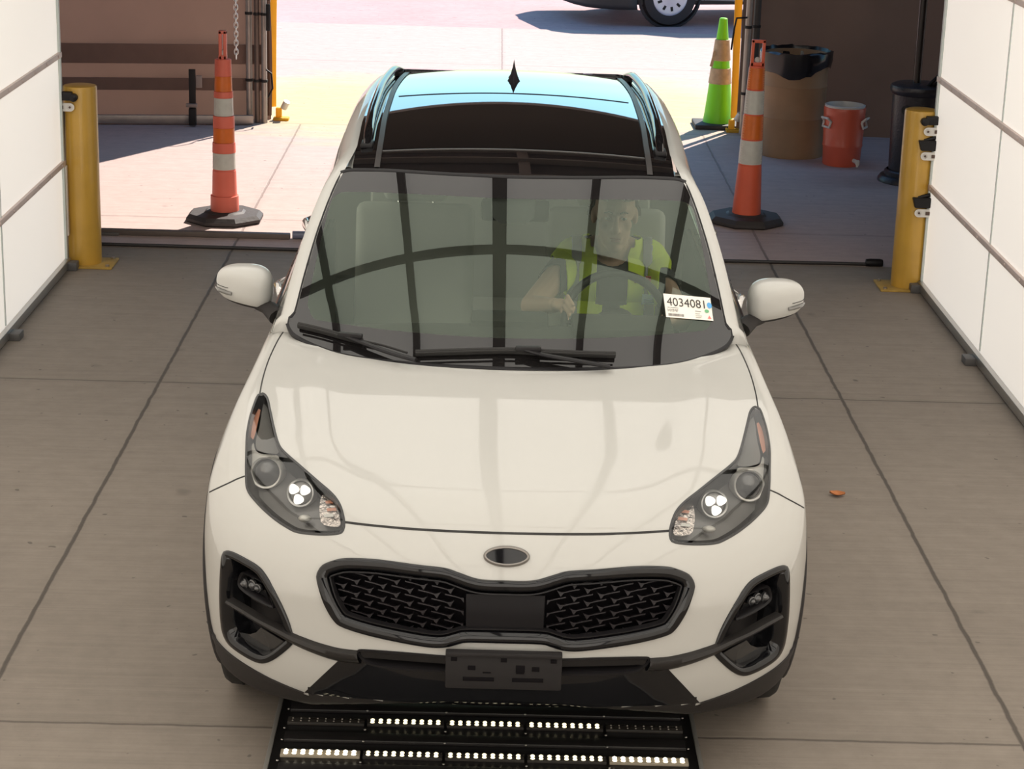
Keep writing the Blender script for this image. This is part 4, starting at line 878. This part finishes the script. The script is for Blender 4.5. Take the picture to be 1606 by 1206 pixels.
# ------------------------------------------------------------------ traffic cones
org = mat('cone_orange', (.78,.13,.06), .45, var=.1, vs=5); orgp = mat('cone_coral', (.80,.17,.11), .45, var=.06, vs=5)
reflw = mat('reflective_white', (.62,.61,.55), .35, var=.08, vs=30); reflo = mat('reflective_orange', (.75,.17,.025), .35, var=.08, vs=30); cblk = mat('cone_base_rubber', (.045,.038,.037), .65, bump=.2, bs=40)
def octbase(b, r, h):
    for i in range(1):
        ring_ = lambda rr, z: [(rr*math.cos(R(22.5+45*k)), rr*math.sin(R(22.5+45*k)), z) for k in range(8)]
        b.grid([ring_(r*.93,0), ring_(r,.012), ring_(r,h*.55), ring_(r*.90,h), ring_(r*.55,h*1.05), ring_(r*.48,h*1.25), ring_(.0005,h*1.25)], closeu=True); b.add(ring_(r*.93,0), [tuple(range(8))])
def looper(loc, rz, bands, segs, steps, colr, label):
    t = thing('delineator_post', label, 'traffic post', loc, rz, 'tall orange delineator posts behind the car')
    b = MB(); octbase(b, .262, .055); obj('rubber_base', b, cblk, t, angle=25)
    b = MB(); prof = []
    for (z0, r0), (z1, r1) in zip(segs[:-1], segs[1:]): prof += [(r0, z0), (r1, z1)]
    b.lathe((0,0,0), [(prof[0][0]+.004, prof[0][1])]+prof+[(.0005, segs[-1][0])], 36); cb = obj('post_body', b, colr, t, angle=30)
    rad = lambda z: float(np.interp(z, [q[1] for q in prof], [q[0] for q in prof]))
    for z0, z1, m in bands:
        b = MB(); n = 2; b.lathe((0,0,0), [(rad(z0+.002)-.003,z0),(rad(z0+.002)+.0025,z0+.002),(rad(z1-.002)+.0025,z1-.002),(rad(z1-.002)-.003,z1)], 36); bd_ = obj('reflective_sleeve', b, m, t)
        if steps:
            b = MB()
            for side in (-1.05, 1.05):
                for i in range(9):
                    z = z0+.012+i*(z1-z0-.024)/8; a = -math.pi/2+side; rr = rad(z)+.003; b.box((rr*math.cos(a), rr*math.sin(a), z), (.014,.004,.005), rot=Matrix.Rotation(a+math.pi/2, 4, 'Z'))
            obj('sleeve_stitch', b, mat('stitch_light', (.75,.70,.62), .4) if m is reflw else mat('stitch_orange', (.85,.35,.12), .4), bd_)
    return t
def handle(t, z0, w, wd, h, m):
    b = MB(); b.box((0,0,z0+.012), (w+.004,wd,.03), bev=.005)
    for s in (-1, 1): b.box((s*(w/2-.010),0,z0+h*.5), (.020,wd,h), bev=.004)
    b.box((0,0,z0+h-.010), (w,wd,.022), bev=.004); hd = obj('carry_handle', b, m, t); b = MB(); b.sphere((0,0,z0+.040), (.020,.016,.022)); obj('handle_knob', b, mat('knob_pale', (.6,.55,.5), .4), hd)
P1 = looper((-1.835,7.89,0), 0, [(.795,.905,reflo),(.628,.735,reflw),(.42,.515,reflo),(.285,.375,reflw)] and [(.855,.955,reflo),(.696,.815,reflw),(.52,.62,reflo),(.345,.455,reflw)],
    [(.060,.094),(.170,.088),(.1705,.082),(.335,.077),(.336,.074),(.50,.071),(.501,.068),(.66,.066),(.661,.063),(.84,.058),(.841,.056),(1.05,.049),(1.065,.046)], False, orgp, 'coral orange delineator post standing in sunlight left of the car')
# stepped body: overlapping collars
for z0, z1, r in ((.455,.52,.0745),(.62,.695,.069),(.815,.855,.0610),(.955,1.062,.0530),(.065,.168,.092)):
    b = MB(); b.lathe((0,0,0), [(r-.008,z0-.002),(r+.002,z0),(r,z1),(r-.008,z1+.002)], 36); obj('post_collar', b, orgp, P1)
handle(P1, 1.060, .050, .045, .185, orgp); 
P2_ = looper((1.655,8.245,0), 0, [(.912,1.055,reflo),(.745,.905,reflw),(.578,.738,reflo),(.408,.571,reflw)], [(.060,.098),(.40,.079),(.401,.077),(.575,.072),(.576,.071),(.742,.065),(.743,.064),(.91,.058),(.911,.056),(1.066,.050)], True, org, 'orange and white banded delineator post in shade right of the car'); P2_.rotation_euler[1] = R(.6)
handle(P2_, 1.062, .092, .03, .175, org)
t = thing('traffic_cone', 'fluorescent lime green cone beside the yellow upright at the tent opening', 'traffic cone', (1.845,12.06,0), R(0))
b = MB(); b.box((-.02,-.02,.02), (.38,.36,.04), bev=.012); obj('cone_base', b, cblk, t)
b = MB(); b.lathe((0,0,0), [(.135,.03),(.128,.045),(.118,.12),(.034,.915),(.026,.922),(.0005,.922)], 32); obj('cone_body', b, mat('cone_lime', (.24,.80,.015), .45), t)
b = MB(); b.lathe((0,0,0), [(.0945,.37),(.099,.372),(.084,.50),(.081,.502)], 28, arc=math.pi*1.9); b.lathe((0,0,0), [(.073,.565),(.080,.57),(.062,.74),(.056,.742)], 28); obj('cone_sleeve', b, mat('sleeve_worn_tan', (.60,.42,.26), .6, var=.3, vs=14), t)
b = MB(); b.prism([(-.10,-.05,.52),(-.07,-.055,.66),(-.055,-.06,.64),(-.075,-.055,.51)], (0,.004,0)); obj('peeling_strip', b, MATS['sleeve_worn_tan'], t)

# ------------------------------------------------------------------ barrel, bag, cooler, heater
t = thing('barrel', 'open tan drum lined with a black bag, in the shade at right', 'barrel', (2.305,10.86,0))
tanb = mat('barrel_tan', (.36,.215,.115), .6, var=.18, vs=4); r = .262
b = MB(); b.lathe((0,0,0), [(.0005,.015),(r-.02,.012),(r-.004,.0),(r,.012),(r-.002,.03),(r-.004,.30),(r,.31),(r-.004,.32),(r-.004,.55),(r,.56),(r-.004,.57),(r-.006,.79),(r,.80),(r-.012,.81),(r-.016,.75),(r-.02,.1)], 48); obj('drum_body', b, tanb, t)
b = MB(); rng_ = np.random.default_rng(4); rows = []
for j, (rr, z) in enumerate(((.10,.30),(.235,.60),(.250,.78),(.268,.835),(.290,.825),(.288,.775),(.276,.70))):
    rows.append([((rr+rng_.normal(0,.003))*math.cos(2*math.pi*k/40), (rr+rng_.normal(0,.003))*math.sin(2*math.pi*k/40), z+rng_.normal(0,.004)+(.025*math.sin(k*.55+1) if j == 6 else 0)-(.05*max(0, math.cos(2*math.pi*k/40+2.2)) if j >= 5 else 0)) for k in range(40)])
b.grid(rows, closeu=True); b.add(rows[0], [tuple(range(40))]); o = obj('trash_bag', b, mat('bag_black', (.012,.011,.013), .22), None, angle=60); o.location = (2.305,10.86,0); tag(o, 'black plastic bag lining the mouth of the tan drum', 'trash bag')
t = thing('water_cooler', 'red orange water cooler without lid on the floor right of the drum', 'cooler', (2.655,10.47,0))
red = mat('cooler_red', (.72,.13,.07), .4, coat=.2); r = .163
b = MB(); b.lathe((0,0,0), [(.0005,0),(r*.86,0),(r*.90,.012),(r*.92,.14),(r*.955,.15),(r*.955,.165),(r*.94,.175),(r*.99,.40),(r,.44),(r*.985,.452),(r*.93,.455)], 44); obj('cooler_body', b, red, t)
b = MB(); b.lathe((0,0,0), [(r*.95,.450),(r*.965,.468),(r*.91,.472),(r*.87,.45),(r*.85,.10),(.0005,.09)], 44); obj('cooler_rim', b, mat('cooler_white', (.70,.66,.60), .4), t)
for s in (-1, 1):
    M_ = Matrix.Rotation(R(-62 if s < 0 else 62), 3, 'Z'); b = MB(); pts = [M_ @ Vector(p) for p in ((-.045,-r*.97,.35),(-.040,-r*1.13,.375),(.040,-r*1.13,.375),(.045,-r*.97,.35),(.040,-r*1.05,.305),(-.040,-r*1.05,.305),(-.045,-r*.97,.35))]
    b.tube(pts, .010, 8); obj('cooler_handle', b, MATS['cooler_white'], t)
b = MB(); b.tube([(.075,-.13,.055),(.095,-.185,.05)], .016, 10); b.box((.095,-.19,.05), (.03,.03,.04), bev=.006); b.tube([(.095,-.19,.045),(.095,-.195,.015)], .010, 8); obj('cooler_spigot', b, MATS['cooler_white'], t)
t = thing('patio_heater', 'black patio heater with round tank housing and tall pole by the right wall', 'patio heater', (3.10,9.86,0))
nav = mat('heater_hammered_black', (.040,.038,.044), .32, metal=.3, bump=.25, bs=60)
b = MB(); b.lathe((0,0,0), [(.0005,.055),(.20,.055),(.245,.045),(.262,.02),(.262,0),(.0005,0)], 44); b.lathe((0,0,.05), [(.215,0),(.215,.03),(.20,.04)], 44); obj('heater_base', b, nav, t)
b = MB(); b.lathe((0,0,0), [(.185,.08),(.188,.10),(.200,.66),(.212,.668),(.222,.70),(.215,.725),(.19,.738),(.05,.745),(.0005,.745)], 44); th = obj('tank_housing', b, nav, t)
b = MB(); Mh = (Matrix.Rotation(R(-38), 3, 'Z') @ Matrix.Rotation(R(90), 3, 'X')); b.lathe(Mh @ Vector((0,.56,.204)), [(.0005,.003),(.035,.003),(.037,-.004)], 24, M=Mh); obj('housing_hole', b, gap_m, th)
b = MB(); b.tube([(-.03,0,.74),(-.03,0,2.15)], .030, 16); obj('heater_pole', b, mat('heater_pole_dark', (.055,.048,.046), .25, metal=.6), t)
b = MB(); b.lathe((-.03,0,2.15), [(.07,0),(.10,.05),(.09,.28),(.40,.30),(.38,.34),(.12,.40),(.0005,.41)], 36); obj('heater_hood', b, nav, t)
b = MB(); b.tube([(.03,-.12,.735),(.10,-.16,.83),(.22,-.14,.97),(.34,-.05,1.02),(.42,.05,.9),(.44,.12,.4),(.40,.2,.02)], .013, 8); b.tube([(.06,-.12,.735),(.13,-.17,.80),(.24,-.17,.93),(.34,-.11,1.0)], .013, 8); obj('gas_hose', b, sblack, t)

# ------------------------------------------------------------------ tent walls, uprights and clutter at the opening
def tarp(nm, x0, y0, x1, y1, h, m, n=60, seed=1, label=None):
    rg_ = np.random.default_rng(seed); ph = rg_.uniform(0, 6, 6); G = []
    for j in range(14):
        z = .0+h*j/13; row = []
        for i in range(n+1):
            t = i/n; d = .018*math.sin(t*23+ph[0]+z*.6)+.012*math.sin(t*51+ph[1]-z)+.010*math.sin(z*3+ph[2]+t*9); row.append((x0+(x1-x0)*t, y0+(y1-y0)*t+d, z))
        G.append(row)
    b = MB(); b.grid(G); return tag(obj('wall_'+nm, b, m, None, angle=180), kind='structure')
tarpL = mat('tan_tarp', (.27,.165,.125), .75, var=.12, vs=2.5, trans=.17); tarpR = mat('brown_tarp', (.145,.097,.076), .75, var=.25, vs=1.2, trans=.05)
tarp('tarp_left', -7.0, 11.10, -1.95, 11.80, 5.4, tarpL, seed=3); tarp('tarp_right', 1.98, 11.86, 7.0, 11.35, 5.4, tarpR, seed=9)
b = MB(); b.box((-4.5,11.40,.55), (5.0,.02,.16), rot=Matrix.Rotation(math.atan2(.70,5.05), 4, 'Z')); b.box((-4.5,11.40,.30), (5.0,.022,.10), rot=Matrix.Rotation(math.atan2(.70,5.05), 4, 'Z')); tag(obj('trim_tarp_hem', b, mat('tarp_hem', (.26,.158,.12), .8, var=.1, trans=.12)), kind='structure')
pipe = mat('galvanised_pipe', (.42,.36,.32), .4, metal=.5, var=.15, vs=8); yup = mat('yellow_webbing', (.95,.60,.06), .6, var=.1, trans=.4)
def upright(x, y, h, r, label, m=pipe, clips=True):
    t = thing('upright_pipe', label, 'pipe', (x, y, 0)); b = MB(); b.tube([(0,0,0),(0,0,h)], r, 14); obj('pipe_tube', b, m, t)
    b = MB()
    for z in (.35,.9,1.45,2.0): b.lathe((0,0,z), [(r+.001,-.012),(r+.006,-.01),(r+.006,.01),(r+.001,.012)], 14)
    obj('pipe_clamp', b, plastic, t); return t
upright(-2.115,11.66,3.6,.026,'pale upright pipe of the left tarp, first from the chain'); upright(-2.045,11.62,3.6,.022,'dark bronze upright of the left tarp beside the pale pipe', mat('bronze_pipe', (.16,.115,.095), .45, metal=.4)); upright(-1.985,11.62,3.6,.024,'grey upright pipe nearest the yellow edge of the left tarp')
upright(2.01,11.66,3.6,.026,'grey upright pipe holding the right tarp edge behind the delineator post'); upright(2.085,11.72,3.6,.030,'dark upright of the right tarp just left of the drum', mat('dark_pipe', (.06,.05,.045), .5))
def yellow_edge(x0, x1, y, label, lean=0.0):
    G = []; 
    for z in np.linspace(.10, 3.6, 30):
        w = .012*math.sin(z*2.2+x0); G.append([(x0+w+lean*z, y, z), (x1+w*.6+lean*z, y+.03, z), (x1+w*.6+lean*z, y+.05, z), (x0+w+lean*z, y+.03, z)])
    b = MB(); b.grid(G, closeu=True); o = obj('edge_webbing', b, yup, None); tag(o, label, 'webbing'); return o
yellow_edge(-1.955,-1.905,11.82,'yellow webbing strip running up the left tarp edge'); yellow_edge(1.925,1.985,11.88,'yellow webbing strip running up the right tarp edge')
b = MB(); G = []
for z in np.linspace(.05, 3.6, 40): 
    w = .018*math.sin(z*2.4+.5); G.append([(-2.0,11.70,z),(-1.965+w,11.68,z),(-1.945+w,11.70,z),(-1.97+w,11.72,z)])
b.grid(G, closeu=True); tag(obj('tarp_flap', b, mat('flap_brown', (.20,.105,.07), .8, trans=.2), None), 'brown rolled tarp flap beside the left yellow webbing', 'tarp flap')
b = MB(); b.box((-3.6,11.30,.045), (3.1,.05,.07), rot=Matrix.Rotation(math.atan2(.70,5.05), 4, 'Z'), bev=.01); tag(obj('bottom_pipe', b, pipe), 'horizontal pipe along the foot of the left tarp', 'pipe')
for (x, y, lb) in ((-1.862,11.78,'small yellow anchor foot at the base of the left tarp edge'), (1.955,11.80,'small yellow anchor foot at the base of the right tarp edge')):
    t = thing('anchor_foot', lb, 'anchor', (x, y, 0), 0, 'yellow anchor feet'); b = MB(); b.box((0,0,.012), (.13,.10,.024), bev=.005); b.box((-.02,0,.06), (.05,.05,.09), bev=.008); obj('foot_block', b, yup, t); b = MB(); b.tube([(.02,0,.10),(.05,-.02,.16)], .028, 10); obj('foot_knob', b, MATS['bracket_white_metal'], t)
# strap with buckle low on the left tarp
t = thing('tie_strap', 'dark tie strap with buckle low on the left tarp', 'strap', (-2.545,11.36,0)); b = MB(); b.box((0,0,.30), (.055,.02,.34), bev=.004); b.box((.0,-.01,.08), (.06,.05,.14), bev=.01); obj('strap_band', b, plastic, t); b = MB(); b.box((.055,0,.37), (.05,.02,.10), bev=.005); b.box((-.005,-.015,.175), (.09,.03,.03), bev=.006); obj('strap_buckle', b, mat('buckle_grey', (.30,.24,.21), .5), t)
# hanging chain, links alternating
def link(c, ax):
    pts = []
    for k in range(17):
        a = 2*math.pi*k/16; u, v = .015*math.cos(a), .020*math.sin(a)+math.copysign(.006, math.sin(a))*(abs(math.sin(a)) > .05); pts.append((c[0]+(u if ax else 0), c[1]+(0 if ax else u), c[2]+v))
    return pts
b = MB()
for k in range(58): b.tube(link((-2.188,11.40,.58+k*.036), k % 2), .0048, 6, cap=False)
tag(obj('chain', b, mat('chain_bright', (.78,.74,.70), .35, metal=.3)), 'pale link chain hanging in front of the left tarp', 'chain')
b = MB()
pts = [(-1.97,11.585,1.30),(-1.93,11.57,1.26),(-1.915,11.56,1.12),(-1.94,11.57,1.02)]; b.tube(pts, .008, 8); b.box((-1.945,11.57,.88), (.035,.02,.22), bev=.008); tag(obj('cord_loop', b, sblack), 'dark cord and strap end hanging from the left tarp pipes', 'cord')
b = MB(); b.tube([(-1.965,11.585,.45),(-1.92,11.57,.42),(-1.91,11.56,.30),(-1.95,11.58,.22)], .008, 8); tag(obj('cord_loop', b, sblack), 'lower dark cord loop near the foot of the left tarp pipes', 'cord')
b = MB(); b.tube([(1.99,11.63,.98),(1.90,11.58,.98),(1.885,11.58,.90),(1.87,11.58,.72)], .008, 8); tag(obj('cord_loop', b, sblack), 'dark cord hanging from the right tarp pipe by the lime cone', 'cord')

# ------------------------------------------------------------------ threshold, hoses, leaf
b = MB(); b.box((-1.98,7.39,.018), (1.25,.055,.036), bev=.008)
t = tag(obj('threshold_bar', b, mat('bar_brown', (.13,.10,.085), .6, var=.15), None), 'brown metal bar lying across the exit left of the car', 'bar')
b = MB(); b.box((-1.62+1.95/2-.40+.01,0,0),(.01,.01,.01)) if 0 else b.tube([(-1.34,7.39,.027),(-.9,7.40,.027),(-.3,7.40,.027)], .026, 10); tag(obj('pipe_end', b, mat('blue_grey_pipe', (.16,.17,.24), .4), None), 'blue grey pipe continuing the brown bar toward the car', 'pipe')
b = MB(); b.box((-2.55,7.40,.01), (.22,.11,.02), bev=.004); tag(obj('floor_bracket', b, mat('floor_bracket_grey', (.12,.11,.10), .6)), 'flat grey floor bracket beside the left bollard foot', 'bracket')
b = MB(); b.tube([(-2.60,7.07,.010),(-1.6,7.06,.011),(-.5,7.05,.010),(.6,7.05,.010),(1.4,7.06,.011),(2.28,7.075,.011)], .011, 8); hs = obj('floor_hose', b, mat('hose_black', (.025,.022,.022), .6), None); tag(hs, 'thin black hose stretched across the floor behind the car', 'hose')
b = MB(); b.lathe((2.27,7.075,.02), [(.0005,0),(.024,.005),(.027,.03),(.027,.09),(.022,.11),(.0005,.115)], 16, M=Matrix.Rotation(R(90), 3, 'Y')); obj('hose_coupling', b, sblack, hs)
b = MB(); b.box((-2.60,6.517,.40), (.04,.04,.42), bev=.004); tag(obj('white_upright', b, mat('white_pvc', (.8,.74,.70), .5)), 'short white strip fixed to the left wall end behind the bollard', 'post')
b = MB(); G = [[(.028*u*(1-.9*abs(v)**1.6 if True else 1), .055*v*.6, .004+.010*u*u+.006*v*v) for u in (-1,-.5,0,.5,1)] for v in np.linspace(-1, 1, 9)]; b.grid(G)
lf = obj('leaf', b, mat('leaf_orange', (.55,.20,.07), .7), None); lf.location = (1.434,2.833,.001); lf.rotation_euler = (0,0,R(80)); sdm = lf.modifiers.new('t', 'SOLIDIFY'); sdm.thickness = .0015; tag(lf, 'small dry orange leaf on the concrete right of the car', 'leaf')

# ------------------------------------------------------------------ van parked beyond the tent
van = thing('van', 'white van with dark front bumper parked on the asphalt outside', 'van', (1.95, 18.93, 0), R(15))
vw = mat('van_white', (.66,.68,.74), .35, coat=.8); vd = mat('van_bumper_dark', (.045,.042,.042), .55)
def vrow(x, pts): return [(x, y, z) for y, z in pts]
prof = lambda yn, zlo, zb, zt, inn: [(yn+.02, zlo), (yn-.01, zlo+.12), (yn, zb-.12), (yn+.02, zb), (yn+inn, zt), (yn+inn+.10, zt+.05), (1.80-inn-.10, zt+.05), (1.80-inn, zt), (1.78, zb), (1.80, zb-.12), (1.81, zlo+.12), (1.78, zlo)]
st_ = [(-.96,.34,.42,.70,.74,.30),(-.95,.16,.30,.86,.90,.22),(-.70,.04,.28,.98,1.02,.14),(-.30,.0,.30,1.05,1.10,.12),(.25,-.03,.30,1.08,1.22,.13),(.95,-.04,.28,1.10,1.72,.20),(2.0,-.04,.27,1.12,1.80,.20),(3.2,-.03,.28,1.12,1.78,.20),(3.75,.06,.40,1.10,1.55,.22)]
b = MB(); b.grid([vrow(x, prof(yn, zlo, zb, zt, inn)) for x, yn, zlo, zb, zt, inn in st_]); f0 = [vrow(st_[0][0], prof(*st_[0][1:]))]; b.add(f0[0], [tuple(range(12))]); b.add(vrow(st_[-1][0], prof(*st_[-1][1:])), [tuple(range(12))]); obj('van_body', b, vw, van, angle=50)
b = MB(); bq = []
for x, y in ((-.40,-.045),(-.52,-.03),(-.68,.005),(-.83,.09),(-.94,.25),(-1.0,.55),(-1.02,.95),(-.99,1.35),(-.90,1.68)): bq.append([(x,y,.19),(x-.012,y-.012,.24),(x-.016,y-.014,.42),(x-.012,y-.012,.60),(x-.004,y-.004,.68)])
b.grid(bq); so_ = obj('van_bumper', b, vd, van, angle=60); so_.modifiers.new('t', 'SOLIDIFY').thickness = .03
b = MB(); b.box((1.3,.03,.29), (3.6,.06,.10), bev=.02); obj('van_sill', b, vd, van)
b = MB(); b.prism([(.75,-.028,1.16),(3.2,-.028,1.16),(3.1,.09,1.62),(1.15,.09,1.64)], (0,-.006,0)); obj('van_window', b, gblack, van)
b = MB(); 
for x in (.42, 1.55): b.box((x,-.045,.70), (.010,.008,.80))
obj('door_gap', b, gap_m, van); b = MB(); b.box((.98,-.05,.32), (1.06,.02,.035)); obj('door_strip', b, vd, van)
for x in (0, 2.75):
    for y, s in ((.06,-1),(1.70,1)):
        Mv = Matrix.Rotation(R(90), 3, 'X') if s < 0 else Matrix.Rotation(R(-90), 3, 'X'); b = MB(); b.lathe((x,y,.33), [(.20,-.10),(.26,-.105),(.315,-.095),(.33,-.06),(.33,.06),(.315,.095),(.26,.105),(.215,.098)], 40, M=Mv); wv_ = obj('van_wheel', b, mat('van_tyre', (.05,.043,.042), .85), van)
        b = MB(); b.lathe((x,y,.33), [(.215,.06),(.212,.100),(.20,.104),(.17,.098),(.06,.108),(.0005,.110)], 40, M=Mv); hc = obj('hubcap', b, mat('hubcap_silver', (.66,.70,.80), .3, metal=.5), wv_)
        for k in range(9):
            b = MB(); a = 2*math.pi*k/9; p = Mv @ Vector((.135*math.cos(a), .135*math.sin(a), .103)); b.box((x+p.x, y+p.y, .33+p.z), (.030,.008,.052), rot=Matrix.Rotation(-(a-math.pi/2), 4, 'Y'), bev=.003); obj('hubcap_hole', b, gap_m, wv_)
        if s < 0:
            b = MB(); b.lathe((x,.02,.36), [(.40,.04),(.37,.062),(.36,.0)], 32, M=Mv); obj('wheel_arch', b, vd, van)

# no part sits deeper than thing > part > sub-part
def depth(o):
    d = 0
    while o.parent: o = o.parent; d += 1
    return d
for o in list(bpy.data.objects):
    while depth(o) > 2: o.parent = o.parent.parent
